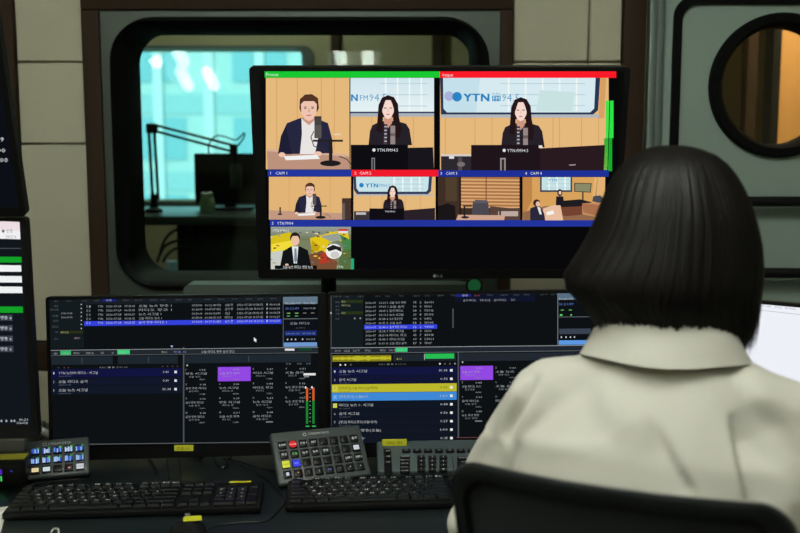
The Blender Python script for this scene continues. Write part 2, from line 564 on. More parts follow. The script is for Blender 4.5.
# ================================================================== the studio booth behind the window
YO = 5.2                       # outer wall of the booth
BX0, BX1 = -1.9, 0.72
M_BOOTH = mat('booth_plaster', rgb(150, 142, 112), 0.9, noise_scale=5, noise_amt=0.06)
ox0, ox1, oz0, oz1 = V(132, 130, YO).x, V(303, 130, YO).x, V(400, 201, YO).z, V(400, 48.5, YO).z
b = MB()
b.span((BX0 - .1, YO, 0), (ox0, YO + .2, CZ)); b.span((ox1, YO, 0), (XR + .2, YO + .2, CZ))
b.span((ox0, YO, 0), (ox1, YO + .2, oz0)); b.span((ox0, YO, oz1), (ox1, YO + .2, CZ))
struct(b.build('wall_booth_outer', M_BOOTH), 'beige outer wall of the studio booth')
struct(MB().span((BX0 - .1, YW + WT, 0), (BX0, YO + .2, CZ)).build('wall_booth_left', M_BOOTH), 'side wall of the studio booth')
struct(MB().span((BX1, YW + WT, 0), (BX1 + .08, YO, CZ)).build('wall_booth_right', M_BOOTH), 'partition between booth and entrance lobby')
struct(MB().span((XR, YW + WT, 0), (XR + .2, YO + .2, CZ)).build('wall_lobby', M_WALL), 'end wall of the entrance lobby')
w2 = thing('window_2', None, None, (0, YO, 0)); struct(w2, 'bright outer window of the booth with city view')
MB().ring(rrect(ox0 - .035, oz0 - .045, ox1 + .06, oz1 + .012, .05), rrect(ox0, oz0, ox1, oz1, .045), -0.025, 0.0).build('window_frame', mat('booth_frame', rgb(70, 78, 74), .5), w2)
MB().span((ox0, 0.09, oz0), (ox1, 0.098, oz1)).build('glass_pane', M_GLASS2, w2)
# two dark upright posts on the booth wall, right of the outer window
for k, (p0, p1) in enumerate(((331, 340), (432, 444))):
    o = MB().span((V(p0, 50, YO).x, YO - .04, 0), (V(p1, 50, YO).x, YO - .0005, CZ), 0.004, 1).build('trim_%d' % (8 + k), M_BROWN); struct(o, 'dark upright post on the booth wall')
# lobby seen through the round window: lit wood wall and dark door posts
lob = MB().span((V(779, 86, 3.9).x, 3.9, 0), (XR, 3.96, CZ)).build('wall_lobby_wood', M_WOOD); struct(lob, 'light wood panelled wall seen through the round window')
struct(MB().span((V(745, 86, 3.9).x, 3.88, 0), (V(755, 86, 3.9).x, 3.95, CZ)).build('trim_10', M_BROWN), 'dark door post in the lobby')
struct(MB().span((V(770, 86, 3.9).x, 3.88, 0), (V(778, 86, 3.9).x, 3.97, CZ)).build('trim_11', M_BLACK), 'dark edge post beside the wood wall')

# booth furniture
DT = V(200, 211, 4.2).z        # booth desk height
t = thing('studio_desk', 'dark studio desk seen through the window', 'desk', (V(215, 211, 4.2).x, 4.2, 0))
MB().box((0.05, 0, DT - .018), (1.15, 0.62, 0.036), 0.006).build('desk_top', mat('booth_desk', rgb(44, 50, 47), 0.3), t)
MB().box((0.42, 0.05, (DT - .036) / 2), (0.36, 0.5, DT - .036), 0.004).build('cabinet', M_BLACK, t)
MB().box((0.04, 0.06, (DT - .036) / 2), (0.34, 0.42, DT - .036), 0.004).build('cabinet', M_BLACK, t)
for s_ in (-1, 1):
    MB().box((-0.48, 0.24 * s_, (DT - .036) / 2), (0.04, 0.04, DT - .036), 0.003).build('leg', M_BLACK, t)
# broadcast microphone arm: paired bars
YA = 4.12
def A(px, py): return V(px, py, YA)
base = Vector((A(154, 210).x, YA, DT))
t = thing('microphone_arm', 'black sprung microphone arm reaching over the booth desk', 'microphone arm', base)
def rel(p): return p - base
MB().lathe([(0.035, 0), (0.035, 0.012), (0.018, 0.02), (0.014, 0.06), (0.012, 0.075)], 16).build('clamp', M_BLACK, t)
for off in (-0.011, 0.012):
    MB().tube([rel(A(155.5, 200)) + Vector((off, 0, 0)), rel(A(151.5, 131)) + Vector((off, 0, 0))], 0.0065, 8).build('lower_arm_bar', M_BLACK, t)
for off in (0.010, -0.014):
    MB().tube([rel(A(151, 126.5)) + Vector((0, 0, off)), rel(A(233, 148)) + Vector((0, 0, off * 1.1))], 0.0055, 8).build('upper_arm_bar', M_BLACK, t)
MB().box(rel(A(152, 128.5)), (0.045, 0.03, 0.04), 0.006).build('elbow_joint', M_BLACK, t)
MB().box(rel(A(233.5, 149.5)), (0.03, 0.03, 0.045), 0.006).build('end_joint', M_BLACK, t)
MB().tube([rel(A(234, 152)), rel(A(234.5, 172))], 0.008, 8).build('microphone_stem', M_BLACK, t)
m_ = MB(); c0 = rel(A(236, 176)); m_.tube([c0 + Vector((0, 0, -.05)), c0 + Vector((0, 0, -.045)), c0 + Vector((0, 0, .04)), c0 + Vector((0, 0, .05))], [.018, .024, .024, .016], 14); m_.build('microphone', M_DGREY, t)
MB().tube(smooth_path([rel(A(209, 155)), rel(A(209, 144)), rel(A(216, 136)), rel(A(226, 137)), rel(A(236, 140)), rel(A(244, 133)), rel(A(243, 139)), rel(A(236, 148))]), 0.0035, 6).build('microphone_cable', M_CABLE, t)
# booth display turned away from us
p = V(226, 212, 4.3)
t = thing('booth_monitor', 'back of a dark monitor on the booth desk', 'monitor', (p.x + .02, 4.3, DT))
w_, h_ = 0.30, 0.215
MB().box((0, 0, .025 + h_ / 2), (w_, 0.03, h_), 0.006).build('housing', M_BLACK, t)
MB().box((0, 0.005, .06), (0.05, 0.02, .12), 0.004).build('neck', M_BLACK, t)
MB().box((0, 0.0, .006), (0.2, 0.16, .012), 0.004).build('foot', M_BLACK, t)
p = V(262, 212, 4.36)
t = thing('booth_monitor', 'second dark monitor on the booth desk, half behind the large display', 'monitor', (p.x + .20, 4.42, DT), R(-18))
MB().box((0, 0, .025 + h_ / 2), (w_, 0.03, h_), 0.006).build('housing', M_BLACK, t)
MB().box((0, 0.005, .06), (0.05, 0.02, .12), 0.004).build('neck', M_BLACK, t)
MB().box((0, 0.0, .006), (0.2, 0.16, .012), 0.004).build('foot', M_BLACK, t)
# bottle on the booth desk
p = V(207.5, 212, 4.05)
t = thing('plastic_bottle', 'pale squat plastic bottle on the booth desk', 'bottle', (p.x, 4.05, DT))
MB().lathe([(0.0, 0), (0.028, 0), (0.031, .01), (0.031, .045), (0.026, .06), (0.024, .064)], 18).build('body', mat('pale_plastic', rgb(150, 176, 140), 0.4), t)
MB().lathe([(0.0245, .063), (0.0245, .082), (0.018, .086), (0.0, .086)], 16).build('cap', mat('pale_cap', rgb(178, 196, 180), 0.4), t)
# booth chair: curved dark back under the desk line
p = V(214, 280, 3.45)
t = thing('booth_chair', 'dark chair with rounded back in front of the booth desk', 'chair', (p.x, 3.42, 0), R(8))
MB().prism([(x, z + .60) for x, z in rrect(-.2, -.08, .2, .20, .09)], -.03, .02).build('backrest', M_BLACK, t)
MB().box((0, .24, .46), (.44, .44, .07), .03, 3).build('seat', M_BLACK, t)
MB().box((0, .0, .50), (.06, .03, .16), .006).build('back_support', M_BLACK, t)
MB().tube([(0, .24, .07), (0, .24, .43)], .025, 12).build('column', M_BLACK, t)
for k in range(5):
    a = R(72 * k + 10)
    e = Vector((.26 * math.cos(a), .24 + .26 * math.sin(a), .06))
    lg = MB().tube([(0, .24, .09), e], [.022, .014], 8).build('base_leg', M_BLACK, t)
    MB().tube([e + Vector((-.012, 0, -.03)), e + Vector((.012, 0, -.03))], .028, 12).build('caster', M_BLACK, lg)
# low shelf with odds and ends, cables
sx = V(160, 275, 4.9)
zS = sx.z
t = thing('low_shelf', 'low dark shelf against the booth wall below the window', 'shelf', (sx.x + .08, 4.95, 0))
MB().box((0, 0, zS - .012), (.62, .36, .024), .003).build('shelf_board', M_BLACK, t)
for s_ in (-1, 1):
    MB().box((.29 * s_, 0, (zS - .024) / 2), (.024, .36, zS - .024), .002).build('side_panel', M_BLACK, t)
for (px, c_, lab, w_, h_) in ((151, (128, 74, 56), 'small reddish box on the low booth shelf', .055, .05), (160, (96, 88, 60), 'small olive box on the low booth shelf', .05, .035), (172, (120, 160, 172), 'small pale blue box on the low booth shelf', .045, .075)):
    q = V(px, 274, 4.86)
    tt = thing('small_box', lab, 'box', (q.x, 4.86, zS), R(rnd() * 20 - 10), 'boxes on the booth shelf')
    MB().box((0, 0, h_ * .42), (w_, .06, h_ * .84), .003).build('body', mat('box_%d' % px, rgb(*c_), .6), tt)
    MB().box((0, 0, h_ * .92), (w_ + .004, .064, h_ * .16), .003).build('lid', mat('boxlid_%d' % px, rgb(*[min(255, v + 18) for v in c_]), .6), tt)
for i, pts in enumerate((((160, 252), (166, 238), (176, 230), (186, 233)), ((163, 262), (168, 254), (177, 248), (190, 246)), ((157, 262), (164, 247), (176, 241), (188, 239)))):
    cb = MB().tube(smooth_path([V(x, y, 4.02) for x, y in pts] + [V(192 + i, 222, 4.02), Vector((V(193 + i, 222, 4.02).x, 4.02, DT - .036))]), 0.006, 6).build('cable', M_CABLE)
    tag(cb, ('black cable hanging in the widest loop below the booth desk', 'black cable hanging lowest below the booth desk', 'black cable in the middle of the loops below the booth desk')[i], 'cable', 'cables under the booth desk')
# small ceiling light of the booth
q = V(245, 37, 4.6)
t = thing('downlight', 'small round ceiling light in the booth', 'ceiling light', (q.x, 4.3, CZ))
MB().lathe([(.09, 0), (.09, -.014), (.075, -.02), (.07, -.012), (0, -.010)], 24).build('rim', M_STEEL, t)
MB().lathe([(0, -.012), (.068, -.0125), (0.0, -.016)], 24).build('lens', emit('booth_lamp', (1, .93, .78, 1), BOOTH_LIGHT * 14), t)
t = thing('downlight', 'small round ceiling light in the lobby', 'ceiling light', (1.45, 3.4, CZ))
MB().lathe([(.09, 0), (.09, -.014), (.075, -.02), (.07, -.012), (0, -.010)], 24).build('rim', M_STEEL, t)
MB().lathe([(0, -.012), (.068, -.0125), (0.0, -.016)], 24).build('lens', emit('lobby_lamp', (1, .80, .55, 1), VEST_LIGHT * 16), t)

# ---- the building across the street
YF = 46.0
bd = thing('office_building', 'pale office building with glass bands outside the booth window', 'building', (-9, YF, -14))
M_FAC = mat('pale_facade', rgb(214, 226, 224), 0.7, noise_scale=.6, noise_amt=.05)
M_FAC2 = mat('facade_pilaster', rgb(240, 242, 240), 0.7)
M_FGL = mat('facade_glass', rgb(158, 202, 212), 0.4)
M_FGL2 = mat('facade_spandrel', rgb(186, 212, 216), 0.5)
MB().span((-14, 0, 0), (14, 8, 32)).build('facade_wall', M_FAC, bd)
pw = None
for i in range(-6, 7):
    x = i * 2.3 + .35
    MB().box((x, -.12, 16), (.42, .24, 32)).build('pilaster', M_FAC2, bd)
gm = MB().box((0, 0, 0), (.95, .12, 1.9)).mesh('window'); gm.materials.append(M_FGL)
gm2 = MB().box((0, 0, 0), (1.85, .08, .9)).mesh('spandrel'); gm2.materials.append(M_FGL2)
for i in range(-6, 6):
    for j in range(9):
        o = bpy.data.objects.new('window', gm); o.parent = bd; o.location = (i * 2.3 + .35 + (.72 if (i % 2) else 1.55), -.03, 1.6 + j * 3.5); col.objects.link(o)
        o = bpy.data.objects.new('spandrel', gm2); o.parent = bd; o.location = (i * 2.3 + 1.5, -.02, 3.15 + j * 3.5); col.objects.link(o)

# ---- ceiling lights over the operator
M_TUBE = emit('fluorescent_tube', (.97, 1.0, .90, 1), CEIL_LIGHT)
M_TRAY = mat('white_enamel', rgb(225, 226, 222), .4)
def ceiling_light(x, y, ln, label):
    t = thing('ceiling_light', label, 'ceiling light', (x, y, CZ), 0, 'twin tube ceiling lights')
    MB().box((0, 0, -.012), (.30, ln + .06, .024), .004).build('tray', M_TRAY, t)
    for s_ in (-1, 1):
        MB().box((.142 * s_, 0, -.035), (.008, ln + .06, .05), .002).build('side_rim', M_TRAY, t)
        MB().tube([(.072 * s_, -ln / 2, -.048), (.072 * s_, ln / 2, -.048)], .030, 12).build('tube_lamp', M_TUBE, t)
ceiling_light(-1.22, .46, .36, 'short twin tube ceiling light furthest left over the control room')
ceiling_light(-1.12, .06, .22, 'shortest twin tube ceiling light over the left of the control room')
ceiling_light(-.24, .62, 1.0, 'long twin tube ceiling light in the middle above the camera')
ceiling_light(.36, .72, .40, 'short twin tube ceiling light over the operator chair')
ceiling_light(-.42, -.85, .5, 'long twin tube ceiling light added behind the camera for more light')  # unseen fixture, added to brighten the room from behind

# ================================================================== desk
DZ = 0.72
t = thing('control_desk', 'long black control desk under the monitors', 'desk', (0, 1.86, 0))
MB().box((0.0, 0, DZ - .015), (3.5, .82, .03), .005).build('desk_top', M_DESK, t)
for x in (-1.6, 0.0, 1.6):
    MB().box((x, .02, (DZ - .03) / 2), (.04, .70, DZ - .03), .004).build('leg_panel', M_BLACK, t)
MB().box((0, .34, .43), (3.2, .02, .40), .003).build('modesty_panel', M_BLACK, t)

# ================================================================== monitors
def monitor(name, label, Yc, yaw, tilt, pxl, pxr, pyt, pyb, xm, ym, bez, thick=.018, base='arm', rc=.006, group=None, pole_dx=0.0, cat='monitor'):
    """outer edges given in photo pixels (left/right measured at row ym, top/bottom at column xm) on a plane
    through distance Yc at (xm, ym) with the given yaw and tilt"""
    Rm = Matrix.Rotation(yaw, 3, 'Z') @ Matrix.Rotation(tilt, 3, 'X')
    C = V(xm, ym, Yc); nrm = Rm @ Vector((0, 1, 0))
    def hit(px, py):
        d = ray(px, py)
        return Rm.transposed() @ ((CAM + d * ((C - CAM).dot(nrm) / d.dot(nrm))) - C)
    x0, x1, z1, z0 = hit(pxl, ym).x, hit(pxr, ym).x, hit(xm, pyt).z, hit(xm, pyb).z
    w, h = x1 - x0, z1 - z0
    ctr = C + Rm @ Vector(((x0 + x1) / 2, 0, (z0 + z1) / 2))
    W = Matrix.Translation(ctr) @ Rm.to_4x4()
    back = Matrix.Rotation(yaw, 3, 'Z') @ Vector((pole_dx, .15, 0))
    root = thing(name, label, cat, (ctr.x + back.x, ctr.y + back.y, DZ), yaw, group)
    T = mat_of(root).inverted() @ W
    l, r, tp, bt = bez
    MB().prism(rrect(-w / 2, -h / 2, w / 2, h / 2, rc), 0.004, thick, T=T).build('housing', M_BLACK, root)
    MB().ring(rrect(-w / 2, -h / 2, w / 2, h / 2, rc), rrect(-w / 2 + l, -h / 2 + bt, w / 2 - r, h / 2 - tp, .001), -.0035, .006, T=T).build('bezel', M_BLACKG, root)
    MB().box((0, thick + .018, -.02), (w * .5, .04, h * .45), .012, T=T).build('rear_bulge', M_BLACK, root)
    scr = MB().span((-w / 2 + l, -.0005, -h / 2 + bt), (w / 2 - r, .004, h / 2 - tp), T=T).build('screen', M_PANELBLK, root)
    # support: clamp plate, pole and bracket behind the display
    zc = (T @ Vector((0, 0, 0))).z
    MB().box((0, 0, .008), (.12, .09, .016), .004).build('clamp_plate', M_BLACK, root)
    MB().tube([(0, 0, .012), (0, 0, zc + .03)], .017, 14).build('pole', M_BLACK, root)
    bp = T @ Vector((0, thick + .03, -.02))
    MB().tube([(0, 0, zc), bp], .016, 10).build('bracket', M_BLACK, root)
    print('%s %.3f x %.3f m, bottom z %.3f' % (name, w, h, (W @ Vector((0, 0, -h / 2))).z))
    return root, scr, Canvas(W, T, (-w / 2 + l, -h / 2 + bt, w / 2 - r, h / 2 - tp)), (w, h, T)

mainL = monitor('desk_monitor', 'black desk monitor with dark audio playlist software, left of the two below the large display',
                1.985, R(5), R(-3.5), 48, 327.2, 295, 457, 187, 376, (.007, .018, .006, .024))
mainR = monitor('desk_monitor', 'black desk monitor with yellow and blue playlist rows, beside the operator shoulder',
                1.985, R(4), R(-3.5), 328.3, 601, 291, 455, 465, 373, (.005, .014, .006, .030))
big = monitor('wide_display', 'large black display showing a grid of studio camera pictures', 2.03, 0, R(10.8), 254, 623, 67, 278, 437, 173, (.022, .012, .008, .020), .03, pole_dx=-.235, cat='display')
lowL = monitor('desk_monitor', 'black monitor with white and green boxes at the left edge', 1.68, R(3), R(2), -335, 32.5, 217.5, 438, 18, 327, (.02, .0105, .006, .024), pole_dx=-.05)
upL = monitor('desk_monitor', 'dark monitor tilted down in the upper left corner', 1.62, R(3), R(17), -350, 13.5, -20, 216, 8, 125, (.02, .010, .006, .016), pole_dx=-.18)
rgt = monitor('desk_monitor', 'monitor with a white page to the right of the operator head', 1.80, R(-36), R(-3), 652, 962, 302, 468, 776, 380, (.008, .008, .006, .02), pole_dx=.05)

# ================================================================== pictures on the displays
random.seed(11)
WHT = (225, 228, 230)
# ---------------- large display
root, scr, C, _ = big
scr_px = [(264, 70), (617, 70), (606, 270), (270, 270)]
def window_bg(x0, x1, y0, y1, yw):
    """booth window with city view above a wood wall"""
    C.rect(x0, y0, x1, y1, (226, 178, 108))
    C.rect(x0, y0, x1, yw + 3, (150, 172, 188))
    C.grad(x0, y0, x1, yw, (206, 226, 230), (228, 240, 240))
WOOD, WOOD2 = (229, 184, 124), (208, 158, 96)
SKIN, SKIN2 = (238, 196, 176), (206, 150, 128)
def man(x, y, s):
    """x,y = face centre, s = scale (1 = large preview)"""
    q = lambda pts: [(x + (a - 309) * s, y + (b_ - 109) * s) for a, b_ in pts]
    C.poly(q([(278, 154), (281, 136), (287, 123), (300, 118), (317, 118.5), (328, 123), (332, 138), (333, 153)]), (38, 38, 62))
    C.poly(q([(278, 154), (281, 138), (286, 126), (292, 154)]), (30, 30, 52))
    C.poly(q([(301.5, 118), (309, 124), (316, 118.5), (319, 134), (315, 154), (300, 154), (302, 134)]), (232, 228, 226))
    C.poly(q([(304, 112), (314, 112), (315, 120), (309, 125), (303, 120)]), SKIN2)
    C.poly(q([(299.5, 108), (300, 99), (305, 94.5), (312, 94), (318, 98), (319, 108), (317, 112), (301, 112)]), (72, 44, 32))
    C.poly(q([(301, 104), (304, 101), (314, 101), (317, 104), (316.5, 113), (313, 119), (309, 121), (305, 119), (301.5, 113)]), SKIN)
    C.poly(q([(300.5, 103), (305, 99), (313, 100), (318, 104), (318.3, 98.5), (311, 94.5), (303, 96.5)]), (84, 52, 36))
    for sx in (-3.6, 3.6):
        C.rect(x + (sx - 1.5) * s, y - 2.6 * s, x + (sx + 1.5) * s, y - 2.0 * s, (110, 70, 56)); C.L -= 1
        C.rect(x + (sx - 1.1) * s, y - 1.5 * s, x + (sx + 1.1) * s, y - .5 * s, (60, 40, 36)); C.L -= 1
    C.L += 1
    C.poly(q([(308.4, 108), (309.8, 108), (310.6, 112), (307.6, 112)]), (222, 172, 150))
    C.rect(x - 2.4 * s, y + 5.6 * s, x + 2.4 * s, y + 6.6 * s, (188, 104, 98))
    C.ell(x - 27 * s, y + 45.5 * s, 3.4 * s, 2.4 * s, SKIN); C.L -= 1
    C.ell(x + 9 * s, y + 44.5 * s, 4 * s, 2.4 * s, SKIN)
    C.poly(q([(284, 156), (317, 154.5), (320, 158.6), (286, 160)]), (240, 240, 240))
    # microphone on a table stand
    C.ell(x + 21.5 * s, y + 54 * s, 10.5 * s, 3 * s, (30, 28, 30))
    C.rect(x + 20 * s, y + 30 * s, x + 23.5 * s, y + 53 * s, (34, 32, 34)); C.L -= 1
    C.rect(x + 4 * s, y + 30.5 * s, x + 34 * s, y + 32.5 * s, (36, 34, 36)); C.L -= 1
    C.rect(x + 5.5 * s, y + 9 * s, x + 12.6 * s, y + 29 * s, (88, 84, 82)); C.L -= 1
    C.rect(x + 5.5 * s, y + 7 * s, x + 12.6 * s, y + 16 * s, (58, 55, 56)); C.L += 1
    C.line([(x + a * s, y + b_ * s) for a, b_ in ((30, 47), (38, 50), (42, 55))], .8 * s, (40, 36, 38))
    C.line([(x + a * s, y + b_ * s) for a, b_ in ((5, 22), (2, 28), (5, 37), (16, 40))], .9 * s, (50, 46, 46))
def woman(x, y, s, shade=0):
    q = lambda pts: [(x + a * s, y + b_ * s) for a, b_ in pts]
    C.poly(q([(-19.5, 36), (-18, 22), (-15.5, 16), (-7, 12), (9, 12), (18, 14.5), (21.5, 20), (24, 36)]), (38, 32, 40))
    C.poly(q([(-3.5, 5), (3.5, 5), (4, 14), (0, 19), (-4, 14)]), SKIN2)
    C.poly(q([(-10.5, 10), (-9.5, -4), (-6, -11.5), (0, -14), (6, -12), (10, -5), (11, 8), (13.5, 20), (12, 28), (6, 30), (5, 8), (-5, 8), (-6, 24), (-11.5, 22)]), (36, 22, 24))
    C.poly(q([(-5.8, -5), (-2, -9), (3, -9), (6, -4), (5.8, 3), (3, 8.5), (0, 10), (-3, 8.5), (-5.6, 3)]), (246, 216, 204))
    C.poly(q([(-6.4, 2), (-6.6, -6), (-2, -10.5), (-3.8, -5), (-5.4, 0)]), (40, 24, 26)); C.L -= 1
    C.poly(q([(6.6, 2), (6.8, -6), (2, -10.5), (4.4, -5), (5.8, 0)]), (40, 24, 26)); C.L += 1
    for sx in (-2.7, 2.7):
        C.rect(x + (sx - 1.2) * s, y - 1.6 * s, x + (sx + 1.2) * s, y - .7 * s, (70, 44, 44)); C.L -= 1
    C.L += 1
    C.rect(x - .5 * s, y - .4 * s, x + .6 * s, y + 2.6 * s, (230, 190, 176)); C.L -= 1
    C.rect(x - 1.6 * s, y + 4.6 * s, x + 1.7 * s, y + 5.6 * s, (206, 96, 104)); C.L += 1
    C.poly(q([(-3.5, 15), (-.5, 15), (-1, 35), (-4.5, 35)]), (70, 62, 70))
    for k in range(5):
        C.rect(x - 3.6 * s, y + (17 + 3.6 * k) * s, x - 1.2 * s, y + (18 + 3.6 * k) * s, (200, 200, 205)); C.L -= 1
    C.L += 1
    C.rect(x + 2.4 * s, y + 16.5 * s, x + 7.2 * s, y + 35 * s, (148, 134, 132)); C.L -= 1
    C.rect(x + 2.4 * s, y + 24 * s, x + 7.2 * s, y + 27 * s, (98, 88, 88)); C.L += 1
def city(x0, x1, y0, y1, n):
    for k in range(n):
        xx = x0 + (x1 - x0) * (k + .5) / n
        C.rect(xx - .8, y0, xx + .8, y1, (240, 247, 247)); C.L -= 1
    for k in range(3):
        yy = y0 + (y1 - y0) * (k + .5) / 3
        C.rect(x0, yy - .5, x1, yy + .5, (186, 212, 220)); C.L -= 1
    C.L += 1
C.rect(264, 70, 617, 270, (8, 8, 10)); C.flush('display_background', scr)
# title bars
C.rect(264.6, 70.6, 439.6, 77.6, (24, 200, 50)); C.L -= 1
C.rect(439.6, 70.6, 616.2, 77.8, (250, 26, 40)); C.L += 1
C.text('Preview', 266.5, 76.0, 3.2, WHT, 12); C.text('Output', 442, 76.4, 3.2, WHT, 11)
C.flush('title_bar', scr)
L0 = C.L
# preview: man at the desk
C.rect(266, 77.8, 349.5, 169.2, WOOD)
for xx in (276.5, 297, 321, 334):
    C.rect(xx, 77.8, xx + .7, 150, WOOD2); C.L -= 1
C.rect(266, 77.8, 268, 169.2, (232, 190, 122)); C.L -= 1
C.L += 1
C.poly([(267, 150), (349.6, 156), (350, 169.2), (267.6, 169.2)], (188, 146, 124))
C.poly([(267, 148.5), (290, 150), (349.6, 154.5), (349.6, 156.5), (267, 151)], (214, 176, 150))
C.rect(334, 133.5, 341, 135, (230, 214, 180))
man(309, 109, 1.0)
C.flush('camera_picture', scr); C.L = L0
# preview: woman behind monitors
def booth_view(x0, x1, y0, y1, yw, xc, yc, s, mon, logo):
    C.rect(x0, y0, x1, y1, WOOD)
    C.grad(x0, y0, x1, yw, (206, 228, 236), (230, 242, 244))
    city(x0 + (x1 - x0) * .35, x1 - (x1 - x0) * .08, y0, yw, 4)
    C.rect(x0, yw, x1, yw + 1.6, (52, 66, 92)); C.L -= 1
    C.rect(x0, yw + 1.6, x1, yw + 5, (170, 178, 186)); C.L += 1
    n = max(3, int((x1 - x0) / 20))
    for k in range(1, n):
        xx = x0 + (x1 - x0) * k / n
        C.rect(xx, yw + 5, xx + .6, y1, WOOD2); C.L -= 1
    C.L += 1
booth_view(350.5, 434, 77.8, 169.5, 111.5, 388, 109, 1, None, None)
for dx_ in (0, .9):
    C.text('N', 351 + dx_, 101, 7, (58, 138, 194), 6); C.L -= 1
C.text('FM', 360, 100.5, 5.5, (70, 146, 196), 8); C.L -= 1
C.text('94.5', 369.5, 101, 7.5, (96, 160, 202), 17)
woman(388, 109, 1.0)
C.poly([(350.9, 144.5), (408, 144.5), (408, 169.5), (350.9, 169.5)], (14, 13, 18))
C.poly([(408, 147.5), (433, 147), (434, 169.5), (408, 169.5)], (24, 22, 28))
C.ell(374, 149.7, 1.6, 1.6, WHT); C.L -= 1
C.text('YTN FM94.5', 377, 151.3, 3.0, WHT, 21)
C.rect(371.5, 157.5, 375, 169.5, (128, 124, 126)); C.rect(372.5, 158.5, 374, 169.5, (40, 38, 42))
C.flush('camera_picture', scr); C.L = L0
# output: woman, wide
C.rect(440, 77.8, 608.5, 170, WOOD)
C.poly([(440, 77.8), (600, 77.8), (598, 110), (593, 114.5), (441, 114.5)], (40, 54, 82))
C.poly([(443, 77.8), (595.5, 77.8), (594, 108.5), (590, 112.3), (447, 112.3), (443.4, 108.5)], (214, 234, 240))
C.poly([(443, 77.8), (480, 77.8), (476, 112.3), (447, 112.3), (443.4, 108.5)], (196, 224, 234))
city(500, 585, 78, 111, 5)
C.poly([(540, 90), (575, 92), (572, 111), (536, 111)], (200, 226, 226))
C.rect(441, 114.3, 600, 117.5, (176, 182, 190))
C.ell(449, 96, 4.8, 4.8, (170, 178, 216)); C.ell(457, 96.6, 4.8, 4.8, (42, 132, 196))
for dx_, dy_ in ((0, 0), (.9, 0), (0, -.5), (.9, -.5)):
    C.text('YTN', 463.5 + dx_, 101.2 + dy_, 7.4, (44, 130, 192), 25); C.L -= 1
C.poly([(492, 95.5), (500.5, 95.5), (500.5, 101), (492, 101)], (70, 146, 196)); C.L -= 1
C.text('radio', 492, 94.6, 2.6, (70, 146, 196), 8.5)
C.text('FM', 493, 100.4, 4.2, (215, 234, 238), 6.5)
C.text('94.5', 502, 101.2, 7.6, (96, 156, 198), 17)
for xx in (445, 474.5, 491.5, 552.5, 559, 581, 598):
    C.rect(xx, 117.5, xx + .7, 155, WOOD2); C.L -= 1
C.L += 1
C.poly([(600, 77.8), (606, 77.8), (604, 118), (598.5, 118)], (214, 160, 100))
C.rect(441, 154, 472, 156, (214, 206, 200)); C.rect(441, 156, 472, 170, (44, 40, 46))
C.rect(449, 155.5, 454, 158.5, (220, 220, 222)); C.rect(458, 157, 462, 170, (80, 74, 78)); C.ell(461, 164, 4, 2.4, (120, 112, 112))
woman(520.5, 111, 1.0)
C.poly([(471, 144.6), (540, 144.6), (540, 170), (471, 170)], (30, 20, 26))
C.poly([(540, 148), (604.5, 144.6), (603.5, 170), (540, 170)], (40, 26, 30))
C.rect(538.5, 145, 542, 147.6, (232, 224, 222))
C.ell(504, 150, 1.6, 1.6, WHT); C.L -= 1
C.text('YTN FM94.5', 507, 151.7, 3.0, WHT, 21)
C.rect(500, 157.5, 505.5, 170, (150, 140, 140)); C.rect(501.5, 159, 504, 170, (44, 34, 38))
C.poly([(568, 164.3), (575, 163.6), (575.5, 164.8), (570, 165.4)], (150, 140, 140))
C.flush('camera_picture', scr); C.L = L0
# level meter
C.rect(605.6, 100.5, 613.4, 138, (44, 226, 70)); C.L -= 1
C.rect(604, 138, 612, 171, (18, 172, 44)); C.L += 1
C.poly([(609.3, 100.5), (610.1, 100.5), (608, 171), (607.2, 171)], (10, 60, 20))
C.flush('level_meter', scr); C.L = L0
# name strips
C.rect(267.8, 169.6, 351.6, 176.2, (34, 54, 158)); C.L -= 1
C.rect(351.6, 169.6, 438.2, 176.3, (240, 26, 44)); C.L -= 1
C.rect(438.2, 169.8, 608.6, 176.6, (30, 48, 150)); C.L -= 1
C.rect(270, 219.8, 605, 226.4, (34, 52, 156)); C.L += 1
for n_, tx, xx, yy in (('1', 'CAM 1', 270.5, 174.4), ('2', 'CAM 2', 354.5, 174.4), ('3', 'CAM 3', 440.5, 174.6), ('4', 'CAM 4', 525, 174.6), ('5', 'YTN FM94', 272, 224.6)):
    C.text(n_, xx, yy, 2.9, WHT); C.L -= 1
    C.text(tx, xx + 5.2, yy, 2.9, WHT, 11.5 if n_ != '5' else 16); C.L -= 1
C.L += 1
C.flush('name_strip', scr); C.L = L0
# small row: camera 1
C.rect(269, 176.6, 351, 219.4, (226, 180, 118))
for xx in (289, 309, 330):
    C.rect(xx, 176.6, xx + .5, 212, WOOD2); C.L -= 1
C.L += 1
C.rect(342, 198, 351, 219.4, (70, 52, 48)); C.rect(342, 203, 345, 219.4, (110, 92, 84))
C.poly([(269, 210), (342, 213), (342, 219.4), (270, 219.4)], (196, 152, 128))
C.rect(279.5, 207, 281, 214, (60, 54, 52)); C.ell(280, 214, 2.4, .9, (60, 54, 52))
man(310, 190, .50)
C.flush('camera_picture', scr); C.L = L0
